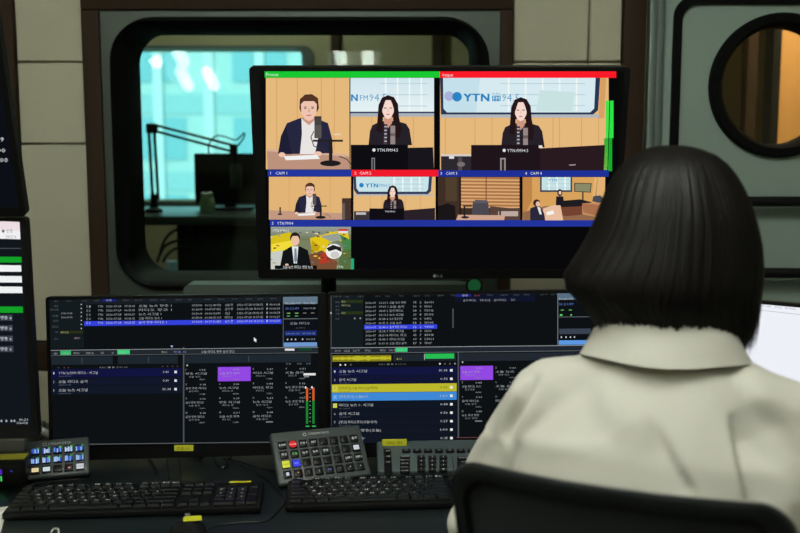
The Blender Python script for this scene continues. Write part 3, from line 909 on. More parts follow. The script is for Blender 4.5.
# camera 2
C.rect(353.5, 176.6, 435.5, 219.6, WOOD)
C.poly([(353.5, 176.6), (432, 176.6), (431, 191), (428, 194), (357, 194), (354, 190)], (50, 62, 90))
C.poly([(356, 176.6), (429, 176.6), (428, 189.5), (426, 191.5), (359, 191.5), (356.5, 188)], (200, 228, 232))
city(390, 424, 177, 191, 4)
C.ell(361.5, 185, 2.3, 2.3, (42, 132, 196)); C.L -= 1
for dx_ in (0, .5):
    C.text('YTN', 365.5 + dx_, 187.2, 4, (44, 130, 192), 12); C.L -= 1
C.text('FM94.5', 379, 187.2, 3.6, (90, 150, 196), 11)
C.rect(354, 194, 433, 195.4, (176, 182, 190))
for xx in (370, 382, 405, 420):
    C.rect(xx, 195.5, xx + .5, 210, WOOD2); C.L -= 1
C.L += 1
C.rect(354, 211, 370, 219.6, (58, 50, 54)); C.rect(356, 212, 366, 214.5, (190, 186, 190))
woman(392.5, 192, .50)
C.poly([(369.5, 208), (404, 208.4), (404, 219.6), (369.5, 219.6)], (16, 14, 20))
C.poly([(404, 210), (435, 207.5), (435, 219.6), (404, 219.6)], (42, 32, 40))
C.text('YTN FM94.5', 385, 212, 1.7, WHT, 10)
C.flush('camera_picture', scr); C.L = L0
# camera 3: empty chair, wooden blinds
C.rect(438, 176.8, 520.5, 219.8, (62, 46, 38))
C.rect(445.5, 177, 457, 201, (78, 62, 46)); C.L -= 1
C.rect(461, 177, 520, 208, (168, 116, 72)); C.L += 1
for k in range(9):
    yy = 178.6 + k * 3.4
    C.poly([(461, yy), (520, yy + .8), (520, yy + 2.2), (461, yy + 1.6)], (222, 170, 118)); C.L -= 1
C.L += 1
C.rect(485.5, 177, 486.6, 208, (128, 84, 52)); C.L -= 1
C.rect(459.5, 176.8, 461, 219.8, (26, 20, 20)); C.L -= 1
C.rect(519.4, 176.8, 521, 219.8, (22, 18, 18)); C.L -= 1
C.poly([(490, 206), (520, 209), (520, 219.8), (490, 219.8)], (88, 66, 56)); C.L += 1
C.rect(498, 211, 518, 216, (190, 170, 160)); C.rect(499, 209, 501, 217, (70, 60, 56))
C.poly([(438, 206), (448, 203), (455, 206), (456, 219.8), (438, 219.8)], (26, 22, 24))
C.poly([(473, 201), (488, 201.5), (489.5, 214.5), (471.5, 214.5)], (76, 72, 82)); C.poly([(475, 199.5), (487, 200), (488, 203), (474, 203)], (92, 88, 98))
C.poly([(458, 214.5), (505, 215), (504, 219.8), (456, 219.8)], (206, 164, 140))
C.rect(463.5, 205, 465.2, 216, (40, 34, 34)); C.rect(463, 205, 472, 206.4, (40, 34, 34)); C.ell(465, 217, 4, 1.2, (40, 34, 34))
C.flush('camera_picture', scr); C.L = L0
# camera 4: wide view of the booth
C.rect(522.5, 177, 605, 220, (216, 162, 92))
C.poly([(522.5, 177), (532, 177), (532, 200), (522.5, 219)], (190, 134, 72))
C.poly([(523, 212), (545, 206), (604, 206), (604, 220), (523, 220)], (146, 104, 74))
C.rect(540, 177, 572, 191.8, (52, 66, 84)); C.rect(541.6, 177, 570.4, 190, (196, 226, 228))
city(545, 569, 177, 190, 3)
C.text('YTN', 548, 181.6, 3, (60, 140, 190), 9)
C.poly([(574, 182.6), (591.6, 183), (590.6, 192.4), (574, 191.6)], (70, 70, 62)); C.poly([(575, 183.4), (590.6, 183.8), (589.8, 191.5), (575, 190.8)], (138, 138, 104))
C.rect(582, 192, 583.4, 202, (60, 50, 44))
C.poly([(594, 177), (605, 177), (604.5, 205), (592, 200)], (226, 178, 116)); C.L -= 1
C.poly([(597, 178), (598.2, 178), (595.5, 200), (594.4, 200)], (90, 64, 44)); C.L += 1
C.poly([(556, 204), (582, 200), (600, 206), (598, 213), (565, 216), (556, 212)], (116, 66, 48))
C.poly([(556, 201), (580, 199), (592, 202), (580, 206), (557, 207)], (30, 28, 32))
C.poly([(593, 196), (600, 195), (605, 200), (604, 204), (592, 201)], (70, 74, 84))
C.poly([(582, 203), (604, 202), (604, 218), (582, 214)], (196, 142, 100)); C.poly([(582, 203), (604, 205), (604, 218), (583, 212)], (168, 112, 76))
C.poly([(543, 208), (560, 203), (563, 220), (543, 220)], (232, 190, 160))
C.poly([(546, 212), (553, 210), (554, 213.5), (547, 215)], (246, 244, 240))
C.ell(559.6, 192.3, 2.5, 3.6, (34, 24, 26)); C.poly([(556, 196), (563, 196), (564, 205), (555.6, 205)], (30, 26, 34)); C.ell(559.8, 192.4, 1.3, 1.8, (240, 206, 190))
C.ell(536.5, 202.6, 3.6, 3.6, (50, 34, 30)); C.ell(537.8, 203.6, 2.2, 2.6, (232, 188, 166))
C.poly([(530, 208), (535, 206), (540, 206), (544, 213), (545, 220), (530, 220)], (42, 40, 58)); C.poly([(537, 206.5), (540, 207), (541.5, 214), (539.5, 214)], (228, 226, 226))
C.flush('camera_picture', scr); C.L = L0
# news programme
C.rect(270.8, 226.6, 351, 269, (120, 128, 96))
C.grad(270.8, 226.6, 351, 240, (150, 160, 150), (110, 116, 80))
for pts, c in (([(271, 236), (290, 232), (296, 238), (292, 254), (271, 252)], (214, 190, 30)), ([(271, 244), (293, 240), (293, 248), (272, 252)], (240, 220, 60)),
               ([(310, 238), (336, 231), (348, 232), (350, 243), (330, 238), (326, 252), (313, 258)], (226, 196, 26)), ([(312, 240), (320, 246), (316, 256), (311, 252)], (196, 160, 18)),
               ([(320, 236), (338, 233), (346, 238), (332, 242)], (150, 160, 150)), ([(340, 234), (351, 240), (351, 252), (344, 250)], (72, 130, 72)),
               ([(308, 255), (322, 250), (338, 262), (336, 269), (306, 269)], (120, 78, 52)), ([(318, 254), (327, 252), (330, 262), (320, 264)], (176, 60, 40)),
               ([(271, 252), (283, 250), (283, 269), (271, 269)], (200, 204, 196)), ([(340, 250), (351, 249), (351, 269), (338, 269)], (86, 110, 64))):
    C.poly(pts, c)
for k in range(70):
    xx, yy = 271 + rnd() * 78, 229 + rnd() * 34
    if 281 < xx < 311 and yy > 234: continue
    c = random.choice(((230, 220, 190), (60, 60, 40), (200, 70, 50), (236, 206, 60), (90, 130, 140), (40, 50, 40)))
    C.poly([(xx, yy), (xx + 1 + 3 * rnd(), yy + rnd()), (xx + 1 + 2 * rnd(), yy + 1 + rnd()), (xx - .5, yy + 1)], c); C.L -= 1
C.L += 1
C.ell(334, 251, 8.2, 7.6, (238, 238, 236)); C.poly([(326.5, 248), (333, 244.5), (341, 247), (342, 252), (336, 249), (329, 251)], (30, 30, 30)); C.ell(335, 254.5, 4.4, 3.4, (206, 204, 200))
C.poly([(281, 262), (283, 251), (291, 246), (300, 246), (308, 250), (311, 264), (311, 267), (280, 267)], (16, 20, 22))
C.poly([(292, 246), (298.5, 246), (297, 263), (294, 263)], (230, 232, 234)); C.poly([(294.6, 248), (296.6, 248), (297.2, 260), (295.6, 263), (294.2, 260)], (120, 136, 150))
C.ell(295.2, 237.5, 5.0, 5.6, (34, 26, 24)); C.ell(295.3, 240, 4.2, 5.4, (236, 192, 164)); C.poly([(291, 237.4), (293, 235.6), (298, 235.6), (299.8, 237.6), (299, 233.4), (292, 233.2)], (36, 28, 26))
C.ell(287, 264.4, 1.8, 1.2, (236, 192, 164))
C.text('YTN FM94.5', 273, 231.6, 2.6, (236, 236, 236), 16)
C.rect(338.5, 228.6, 348, 230.6, (206, 48, 44)); C.L -= 1
C.rect(338.5, 230.6, 348, 232.6, (222, 226, 236)); C.L += 1
C.rect(275, 265, 317, 268.6, (12, 14, 16)); C.text('오늘 뉴스 라디오 방송 뉴스', 283, 268, 2.6, (230, 230, 230), 30)
C.text('YTN', 337, 267.6, 2.4, (236, 236, 236), 6)
C.rect(351, 258, 354, 269, (40, 168, 120))
C.flush('camera_picture', scr)
# maker's mark on the lower bezel
C.step = .00008; C.L = 60
C.bd = None
C.ell(434.7, 275.2, 1.7, 1.7, (150, 150, 150)); C.text('LG', 437.6, 276.4, 2.6, (150, 150, 150), 4.6)
C.flush('maker_mark', root, M_PRINT)

# ---------------- playlist software on the two desk monitors
KOR = ['오늘 뉴스 방송', '라디오 광고', '뉴스 시그널', '오늘 라디오 뉴스', '음악 방송 라디오', '오늘 음악', '라디오 시그널', '뉴스 광고 방송', '광고 방송', '방송 시그널', '음악 라디오', '오늘 광고 음악', '오늘 뉴스']
GT, GD = (196, 202, 206), (112, 120, 126)
def row_text(C, items, y, h, sl, c=GT):
    for x, w, s_ in items:
        C.text(s_, x, y + sl * x, h, c, w, slope=sl); C.L -= 1
    C.L += 1
def tr(C, x0, y0, x1, y1, c, sl):      # bar following the slight slope of the screen
    C.poly([(x0, y0 + sl * x0), (x1, y0 + sl * x1), (x1, y1 + sl * x1), (x0, y1 + sl * x0)], c)
def ui_cell(C, x, y, k, sl, w=30):
    C.text(str(k), x, y + 2.4 + sl * x, 2.2, GT, slope=sl); C.L -= 1
    C.text('%d:%02d' % (random.randint(0, 3), random.randint(0, 59)), x + 14, y + 2.6 + sl * x, 2.0, GT, 6, slope=sl); C.L -= 1
    C.text(random.choice(KOR), x, y + 6.6 + sl * x, 2.3, GT, 17 + rnd() * 4, slope=sl); C.L -= 1
    C.text(random.choice(KOR)[:5], x + 3, y + 9.4 + sl * x, 1.8, (170, 176, 180), 8 + rnd() * 5, slope=sl); C.L -= 1
    C.text('%d' % random.randint(1, 9), x + 13, y + 12.0 + sl * x, 1.5, (150, 156, 160), 7, slope=sl)

root, scr, C, _ = mainL
C.tk, C.tc = .80, .80
sl = -0.0115
def L(y): return y + 0.0115 * 187       # rows measured at the middle of the screen
tr(C, 49.6, L(296.8), 318.5, L(443.2), (13, 17, 20), sl)
tr(C, 49.2, L(296.6), 318.5, L(297.2), (120, 128, 128), sl); C.L -= 1
tr(C, 49.4, L(297.2), 84, L(347), (20, 27, 30), sl); C.L -= 1
tr(C, 84, L(297.2), 281.5, L(303), (24, 30, 35), sl); C.L -= 1
tr(C, 183, L(347), 184.4, L(443), (74, 82, 88), sl); C.L -= 1
tr(C, 50, L(442.6), 318.5, L(443.4), (86, 92, 94), sl); C.L += 1
tr(C, 102.5, L(297.6), 116, L(300.6), (24, 32, 120), sl); C.text('방송', 106, L(300.2) + sl * 106, 2.0, (210, 214, 250), 6)
for xx in (54, 66, 82, 94, 123, 135, 150, 161, 175, 188, 205, 218, 232, 246, 257, 270):
    C.text(random.choice(KOR)[:4], xx, L(300.3) + sl * xx, 1.7, GD, 4 + rnd() * 4, slope=sl); C.L -= 1
C.L += 1
C.flush('screen_background', scr)
for k, y in enumerate((306.4, 310.5, 314.7, 318.8, 322.8)):
    if k == 4:
        tr(C, 84.4, L(320.0), 281.6, L(324.6), (52, 66, 220), sl)
        tr(C, 84.6, L(324.6), 281.6, L(325.6), (18, 24, 70), sl)
    row_text(C, [(86.5, 1.6, '□'), (89.3, 1.4, str(k + 1)), (98, 5, 'YTN'), (106.3, 15, '2026-07-28'), (124.5, 10.5, '0%d:%02d:%02d' % (rnd() * 9, rnd() * 59, rnd() * 59)),
                 (138.8, 28 + 6 * rnd() - (10 if k in (2, 3) else 0), KOR[k] + ' 1'), (192, 10.4, '00:%02d:00' % (rnd() * 59)), (205, 15.8, '00:0%d:%02d.%03d' % (rnd() * 9, rnd() * 59, rnd() * 999)),
                 (225, 8 if k != 2 else 5, KOR[k + 3][:4]), (237, 26, '2026-07-28 %02d:%02d:%02d' % (8 + rnd() * 9, rnd() * 59, rnd() * 59)), (266.5, 1.2, '1'), (269.5, 10.4, '00:0%d:%02d' % (rnd() * 9, rnd() * 59))],
             L(y), 2.6, sl, (236, 238, 255) if k == 4 else GT)
C.poly([(254, 337.2), (254, 341.4), (255, 340.5), (255.8, 342), (256.5, 341.6), (255.8, 340.2), (257, 340)], (240, 240, 240))
C.flush('programme_list', scr)
for y, s_, w_ in ((303.5, '방송', 4), (307, '방송 시그널', 8), (313, '오늘', 6), (318, '음악', 5), (324, '라디오', 6), (329.5, '광고', 3), (336, '뉴스', 4)):
    C.text(s_, 58.5, L(y + 2) + sl * 58, 2.0, GD, w_, align='r', slope=sl); C.L -= 1
for y in (310.6, 314.6):
    C.text('2026-07-28', 61.5, L(y + 2) + sl * 61, 2.0, GT, 11, slope=sl); C.L -= 1
tr(C, 60.5, L(329.4), 83, L(332), (40, 48, 24), sl)
C.text('라디오', 61, L(331.8) + sl * 61, 2.2, (200, 206, 140), 8, slope=sl); C.L -= 1
C.text('5', 74, L(337.6) + sl * 74, 2.0, (176, 150, 160), 7, slope=sl); C.L -= 1
for k in range(7):
    C.rect(81, L(302.6 + 4 * k) + sl * 81, 82, L(303.6 + 4 * k) + sl * 81, GT); C.L -= 1
C.L += 1
C.flush('filter_panel', scr)
tr(C, 50, L(348.4), 318.5, L(348.9), (150, 156, 158), sl); C.L -= 1
tr(C, 50, L(348.9), 318.5, L(353.8), (34, 40, 46), sl); C.L -= 1
tr(C, 50, L(353.8), 318.5, L(354.3), (90, 96, 98), sl); C.L += 1
tr(C, 60.6, L(349.2), 71.2, L(353.4), (46, 182, 104), sl); C.L -= 1
tr(C, 117.6, L(349.0), 130, L(353.4), (60, 206, 122), sl); C.L += 1
for xx, w_ in ((54, 4), (62.5, 7), (74, 6), (86, 8), (101, 3), (112, 2), (119.5, 7), (162, 5), (174, 12)):
    C.text(random.choice(KOR)[:4], xx, L(352.7) + sl * xx, 2.2, (206, 212, 214) if xx not in (174,) else (150, 160, 240), w_, slope=sl); C.L -= 1
C.text('오늘 라디오 방송 음악 광고', 201.5, L(352.9) + sl * 201, 2.6, (220, 224, 226), 33, slope=sl); C.L -= 1
C.poly([(172, 347.6), (170.6, 345.4), (173.4, 345.4)], (170, 180, 230)); C.L += 1
C.flush('tool_bar', scr)
for x0, x1 in ((51.6, 113), (118, 178), (185, 311)):
    tr(C, x0, L(355.2), x1, L(363.2), (30, 38, 46), sl); C.L -= 1
C.L += 1
for xx in (82, 148.5, 248.5):
    tr(C, xx, L(356.4), xx + .6, L(362.2), (70, 80, 88), sl); C.L -= 1
for xx in (58, 64, 68, 162, 167, 172, 177):
    C.rect(xx, L(365.4) + sl * xx, xx + 1.3, L(366.6) + sl * xx, (84, 60, 60)); C.L -= 1
C.text('REC ■ ▶ II 00:00', 100, L(367) + sl * 100, 1.8, (150, 150, 150), 28, slope=sl); C.L -= 1
C.text('●', 186.5, L(366) + sl * 186, 2, (230, 230, 230), 1.6); C.L -= 1
for xx in (286, 297, 306):
    C.text('방송', xx, L(365.6) + sl * xx, 1.7, (140, 146, 150), 5, slope=sl); C.L -= 1
C.L += 1
C.flush('waveform_strip', scr)
for k, (y, s_, d, bgc) in enumerate(((371.6, 'YTN 뉴스FM 라디오 - 시그널', '0:40', (17, 20, 62)), (380.2, '오늘 라디오 음악', '0:30', (17, 22, 40)), (388.7, '오늘 뉴스 시그널', '10:14', (17, 24, 38)))):
    tr(C, 51.4, L(y - 4), 182, L(y + 4.1), bgc, sl); C.L += 0
    row_text(C, [(53.5, 1.3, str(k + 1)), (59, (39, 29, 29)[k], s_), (163, (6, 6, 8)[k], d)], L(y + 1), 2.9, sl, (222, 226, 232))
    C.text('2026-07-28', 59.2, L(y + 3.6) + sl * 59, 1.5, (130, 136, 146), 12, slope=sl); C.L -= 1
    C.rect(174.6, L(y - 1.2) + sl * 175, 177, L(y + 1.2) + sl * 175, (226, 228, 234))
C.flush('play_list', scr)
k = 1
tr(C, 218, L(367.2), 250.8, L(381.4), (146, 72, 226), sl); C.flush('button_highlight', scr)
for j, y in enumerate((367.8, 382.4, 396.6, 410.8)):
    for i, x in enumerate((186, 219.5, 253, 285.5)):
        if i == 3 and j == 3: continue
        ui_cell(C, x, L(y), k, sl); k += 1; C.flush('button', scr)
tr(C, 283.4, L(297.2), 318, L(305), (96, 118, 134), sl); C.L -= 1
tr(C, 283.4, L(305), 318, L(319.4), (10, 13, 18), sl); C.L -= 1
tr(C, 283.4, L(319.4), 318, L(320.2), (96, 104, 108), sl); C.L -= 1
tr(C, 283.4, L(320.2), 318, L(343), (14, 17, 24), sl); C.L -= 1
tr(C, 283, L(297.2), 283.8, L(348), (96, 104, 108), sl); C.L -= 1
tr(C, 285, L(331.6), 316.6, L(336.6), (28, 46, 116), sl); C.L -= 1
tr(C, 284, L(343.4), 317, L(347.6), (110, 150, 206), sl); C.L += 1
C.text('Studio01  On Air', 285, L(305.2) + sl * 285, 2.6, (226, 234, 240), 31, slope=sl); C.L -= 1
C.text('10:21:49', 286, L(310.6) + sl * 286, 3.0, (110, 140, 226), 13, slope=sl); C.L -= 1
C.text('2026-07-28', 303.4, L(310.2) + sl * 303, 2.0, GT, 12, slope=sl); C.L -= 1
for xx in (287, 295, 303, 311):
    C.rect(xx, L(313.8) + sl * xx, xx + 3.4, L(314.5) + sl * xx, (140, 200, 110) if xx < 300 else (130, 130, 120)); C.L -= 1
    if xx < 300: C.rect(xx, L(316.6) + sl * xx, xx + 3, L(317.3) + sl * xx, (90, 190, 90)); C.L -= 1
C.text('오늘 라디오', 290, L(325.4) + sl * 290, 2.6, GT, 20, slope=sl); C.L -= 1
C.text('00:03:12', 296, L(329.6) + sl * 296, 2.0, GD, 9, slope=sl); C.L -= 1
C.text('00:00:00  00:03:12', 286, L(335.4) + sl * 286, 2.3, (150, 170, 236), 29, slope=sl); C.L -= 1
for xx in (287, 291, 295, 302):
    C.rect(xx, L(339.6) + sl * xx, xx + 1.2, L(341) + sl * xx, GT); C.L -= 1
C.text('00:03', 306, L(341.2) + sl * 306, 2.2, GT, 9, slope=sl); C.L -= 1
C.rect(285, L(349.4) + sl * 285, 294.5, L(351.4) + sl * 285, (222, 226, 226)); C.L -= 1
C.rect(299, L(348.6) + sl * 300, 312, L(351.6) + sl * 300, (20, 66, 42)); C.L += 1
C.flush('clock_panel', scr)
for xx in (306, 312.4):
    tr(C, xx, L(388.6), xx + 2.1, L(401.4), (214, 92, 36), sl); C.L -= 1
    tr(C, xx, L(401.4), xx + 2.1, L(424.6), (26, 132, 46), sl); C.L -= 1
    tr(C, xx - .4, L(426.6), xx + 3.4, L(427.6), (60, 190, 80), sl); C.L -= 1
    C.ell(xx - .4, L(388.4) + sl * xx, .9, 1.2, (226, 226, 226)); C.L -= 1
for kk in range(9):
    C.rect(309.4, L(390 + kk * 4) + sl * 309, 310.8, L(390.6 + kk * 4) + sl * 309, (150, 150, 150)); C.L -= 1
tr(C, 303.6, L(374.2), 315.6, L(376.4), (226, 226, 226), sl); C.L -= 1
tr(C, 304, L(377.4), 309, L(378.1), (180, 180, 180), sl); C.L += 1
C.flush('level_meter', scr)

root, scr, C, _ = mainR
C.tk, C.tc = .80, .80
sl = -0.0105
def L(y): return y + 0.0105 * 400
tr(C, 331, L(293.2), 593, L(438.4), (13, 17, 20), sl)
tr(C, 330.8, L(293.0), 593, L(293.6), (118, 126, 126), sl); C.L -= 1
tr(C, 331.2, L(293.6), 363, L(346.4), (20, 28, 31), sl); C.L -= 1
tr(C, 455, L(293.6), 535, L(302.6), (16, 20, 40), sl); C.L -= 1
tr(C, 330.8, L(293.2), 331.5, L(438), (84, 92, 94), sl); C.L -= 1
tr(C, 457.6, L(352), 459, L(438), (74, 82, 88), sl); C.L += 1
tr(C, 331, L(437.8), 593, L(438.4), (118, 70, 70), sl); C.L -= 1
tr(C, 455.5, L(294), 471, L(297.4), (26, 36, 116), sl); C.L += 1
C.text('방송', 462, L(297) + sl * 462, 2.2, (222, 226, 250), 6, slope=sl); C.L -= 1
C.text('뉴스', 474, L(297) + sl * 474, 2.0, (190, 90, 80), 6, slope=sl); C.L -= 1
for xx in (333, 345, 358, 375, 385, 399, 413, 425, 437, 451, 487, 500, 513, 524, 540, 551):
    C.text(random.choice(KOR)[:4], xx, L(296.6) + sl * xx, 1.7, GD, 4 + rnd() * 4, slope=sl); C.L -= 1
for xx, w_ in ((463, 13), (480, 10), (494, 12), (511, 4)):
    C.text(random.choice(KOR)[:6], xx, L(302) + sl * xx, 2.3, GT, w_, slope=sl); C.L -= 1
C.L += 1
tr(C, 452.2, L(309), 453.6, L(328.4), (70, 76, 80), sl)
C.flush('screen_background', scr)
for y, s_ in ((300.6, '방송'), (304.6, '라디오'), (308.4, '광고'), (312, '오늘'), (317, '뉴스')):
    C.text(s_, 339.5, L(y + 1.8) + sl * 339, 2.0, GD, 4, align='r', slope=sl); C.L -= 1
for y in (299.4, 310.8):
    tr(C, 341, L(y), 363, L(y + 3), (40, 50, 24), sl); C.L -= 1
C.L += 1
for y, w_ in ((301.9, 4), (305.6, 9), (313.2, 4)):
    C.text('라디오', 341.5, L(y) + sl * 341, 2.0, (200, 206, 150), w_, slope=sl); C.L -= 1
C.text('11', 354, L(318.6) + sl * 354, 2.0, (180, 170, 175), 7, slope=sl); C.L -= 1
C.ell(330.6, 313, 1.2, 1.0, (180, 180, 180)); C.L += 1
C.flush('filter_panel', scr)
for k in range(11):
    y = 302.2 + 4.06 * k
    if k == 6:
        tr(C, 364, L(y - 2.0), 437, L(y + 2.4), (50, 66, 220), sl)
    row_text(C, [(365.4, 10.4, '2026-07'), (379, 9, '%02d:%02d %d' % (6 + k, rnd() * 59, k)), (389.5, 12 + 6 * rnd(), KOR[(k * 5) % 13]), (413, 3.4, '%d' % (10 + rnd() * 80)), (419.6, 1.6, '%d' % (1 + rnd() * 8)), (424.4, 9 - 2 * (k % 3 == 1), '%d' % (10000 + rnd() * 89999))],
             L(y + 1.3), 2.5, sl, (236, 238, 255) if k == 6 else GT)
C.flush('programme_list', scr)
tr(C, 331, L(346.8), 593, L(347.4), (150, 156, 158), sl); C.L -= 1
tr(C, 331, L(347.4), 593, L(352), (32, 38, 46), sl); C.L -= 1
tr(C, 331, L(352.2), 593, L(352.7), (110, 116, 118), sl); C.L -= 1
tr(C, 459.5, L(353.8), 590, L(361.6), (34, 40, 48), sl); C.L += 1
tr(C, 395.4, L(347.6), 407.4, L(351.6), (58, 204, 120), sl)
for xx in (335, 344, 353, 365, 380, 389, 397.5):
    C.text(random.choice(KOR)[:4], xx, L(350.9) + sl * xx, 2.1, (200, 206, 208), 4 + 3 * rnd(), slope=sl); C.L -= 1
C.L += 1
C.flush('tool_bar', scr)
tr(C, 332.4, L(354.6), 391, L(360.8), (128, 124, 28), sl); C.L -= 1
tr(C, 393, L(354), 456, L(361), (32, 38, 46), sl); C.L += 1
top = [(333 + 58 * i / 40, 357.4 - .5 - 1.9 * rnd() * (1 - abs(i - 22) / 44)) for i in range(41)]
C.poly([(x, L(y) + sl * x) for x, y in top] + [(x, L(715.2 - y) + sl * x) for x, y in reversed(top)], (190, 184, 40))
tr(C, 425, L(353.8), 454, L(358.8), (40, 190, 84), sl); C.L -= 1
tr(C, 424, L(353.8), 424.6, L(360), (180, 186, 186), sl); C.L -= 1
C.text('▲ 00:12', 396.6, L(359.4) + sl * 396, 2.4, (214, 214, 60), 5, slope=sl); C.L -= 1
for xx, c in ((339.6, 230), (344.6, 210), (350, 90), (439, 220), (444, 90), (449, 90), (454, 140)):
    C.rect(xx, L(363.2) + sl * xx, xx + 1.5, L(364.8) + sl * xx, (c, c, c)); C.L -= 1
C.text('REC ■ ▶ II 00:00', 379, L(364.6) + sl * 379, 1.7, (130, 130, 130), 27, slope=sl); C.L += 1
C.text('●', 461.5, L(363.4) + sl * 461, 2, (230, 230, 230), 1.6)
C.flush('waveform_strip', scr)
rows = [('오늘 뉴스 시그널', '10:14', (18, 22, 62), 28), ('음악 시그널', '0:33', (17, 21, 50), 17), ('[방송광고] 오늘 라디오(음악방송)', '0:20', (188, 184, 44), 39), ('[방송광고] 오늘뉴스', '1:20', (62, 136, 214), 29),
        ('라디오 뉴스 1 - 시그널', '0:48', (16, 22, 34), 34), ('음악 시그널', '0:36', (16, 22, 34), 20), ('[광고] 라디오광고(오늘/12시)', '0:27', (16, 22, 34), 38), ('[광고] 음악방송(오늘)', '1:00', (16, 22, 34), 42), ('음악', '0:15', (16, 22, 34), 26)]
for k, (s_, d, bgc, w_) in enumerate(rows):
    y = 370.6 + 8.42 * k
    tr(C, 331.8, L(y - 4), 456.4, L(y + 4.1), bgc, sl)
    fg = (40, 40, 16) if k == 2 else (226, 230, 236)
    if k in (2, 3, 4):
        C.rect(333, L(y - 2) + sl * 333, 337, L(y + 2.4) + sl * 333, ((206, 206, 80), (90, 160, 236), (204, 206, 70))[k - 2])
    row_text(C, [(334, 1.5, str(k + 1)), (339, w_, s_), (444 - len(d), 5 + len(d) * .6, d)], L(y + 1), 2.8, sl, fg)
    C.text('%02d. 2026-07' % (k + 1), 339.4, L(y + 3.7) + sl * 339, 1.4, (130, 136, 146) if k not in (2, 3) else (80, 90, 70), 11, slope=sl); C.L -= 1
    C.rect(449.8, L(y - 1.2) + sl * 450, 452.4, L(y + 1.2) + sl * 450, (236, 236, 226))
C.flush('play_list', scr)
tr(C, 460, L(366.2), 492.6, L(380.2), (146, 72, 226), sl); C.flush('button_highlight', scr)
k = 1
for j, y in enumerate((366.6, 381, 395.4, 409.6)):
    for i, x in enumerate((461.5, 495, 528, 561)):
        ui_cell(C, x, L(y), k, sl); k += 1; C.flush('button', scr)
tr(C, 557.4, L(293.6), 591, L(301), (86, 110, 130), sl); C.L -= 1
tr(C, 556.6, L(293.4), 557.4, L(347), (110, 118, 122), sl); C.L -= 1
tr(C, 557.4, L(318), 591, L(318.6), (96, 104, 108), sl); C.L -= 1
tr(C, 558.4, L(330), 590, L(335.4), (58, 66, 80), sl); C.L -= 1
tr(C, 558, L(341.6), 590, L(346), (92, 150, 226), sl); C.L += 1
C.text('Studio02', 558, L(301.2) + sl * 558, 2.5, (226, 234, 240), 14, slope=sl); C.L -= 1
C.text('10:21:49', 558.6, L(306.6) + sl * 558, 3.0, (110, 140, 226), 14, slope=sl); C.L -= 1
for xx in (560, 568):
    C.rect(xx, L(311) + sl * xx, xx + 3, L(311.8) + sl * xx, (90, 190, 90)); C.L -= 1
    C.rect(xx - 1 + 4 * (xx > 565), L(315.6) + sl * xx, xx + 1.6, L(317) + sl * xx, (100, 220, 110)); C.L -= 1
for xx in (560, 564.6, 569, 573):
    C.rect(xx, L(337.6) + sl * xx, xx + 1.2, L(339.2) + sl * xx, GT); C.L -= 1
C.L += 1
C.flush('clock_panel', scr)

# ---------------- left edge monitors
root, scr, C, _ = lowL
sv = 0.0586
def LX(y): return 21.0 + (y - 222) * sv * .9
C.full((17, 22, 28))
C.poly([(-150, 214), (LX(221.6), 222), (LX(239), 239.2), (-150, 235)], (236, 222, 226))
C.poly([(-150, 224), (LX(230), 230.6), (LX(239), 239.2), (-150, 235)], (240, 240, 242)); C.L += 1
C.text('● 방송', 2, 232.6, 3, (120, 110, 116), 11); C.L -= 1
C.text('라디오', 6, 238, 2.6, (150, 146, 150), 11); C.L += 1
C.rect(-120, 248, LX(248), 248.6, (86, 92, 96)); C.L -= 1
C.poly([(-150, 255), (LX(257), 256.8), (LX(262), 262.4), (-150, 262.4)], (20, 160, 40)); C.L -= 1
for y in (265.2, 276, 286.6):
    C.poly([(-150, y - 2), (LX(y) - 2, y), (LX(y) - 1.6, y + 6.4), (-150, y + 6)], (240, 242, 244)); C.L -= 1
C.poly([(-150, 306), (LX(306) - 2.4, 306.4), (LX(312) - 2.4, 312.6), (-150, 313)], (20, 160, 40)); C.L -= 1
for y in (314.6, 325, 335.4, 345.8):
    C.rect(-10, y, LX(y) - 13.6, y + 6, (52, 60, 72)); C.L -= 1
    C.rect(9.6, y, 12.6, y + 6, (70, 80, 96)); C.L += 1
    C.text('방송', 1, y + 4.6, 3, (220, 224, 230), 7); C.text('x', 10, y + 4.4, 3, (220, 224, 230), 1.8); C.L -= 2
C.L += 2
for y, s_, x, w_ in ((420.4, '10:21', 20, 8), (423.6, '2026-07-28', 17, 11)):
    C.text(s_, x, y, 2.2, (200, 204, 208), w_); C.L -= 1
for xx in (1, 6, 11, 14):
    C.rect(xx, 419.4, xx + 1.6, 421.6, (170, 176, 180)); C.L -= 1
C.flush('web_page', scr)
root, scr, C, _ = upL
C.full((12, 15, 22))
for y, s_, w_ in ((141.5, '00:09', 18), (152.4, '00:00', 19), (162, '-00:00', 21)):
    C.text(s_, (4.0, 5.4, 8.0)[(141.5, 152.4, 162).index(y)], y, 4.4, (226, 230, 232), w_, align='r')
C.flush('timer_page', scr)
root, scr, C, _ = rgt
C.full((238, 240, 248)); C.flush('screen_background', scr)
for x, w_ in ((752, 4), (758, 13), (775, 7), (785, 11)):
    C.text('뉴스 광고 음악', x, 305.4 + (x - 752) * .10, 2.0, (120, 124, 136), w_, slope=.1)
C.line([(700, 303.4), (800, 314.5), (930, 330)], .6, (186, 190, 202))
C.flush('web_page', scr)

# ================================================================== things on the desk
random.seed(5)
def on_desk(px, py): return Z(px, py, DZ)
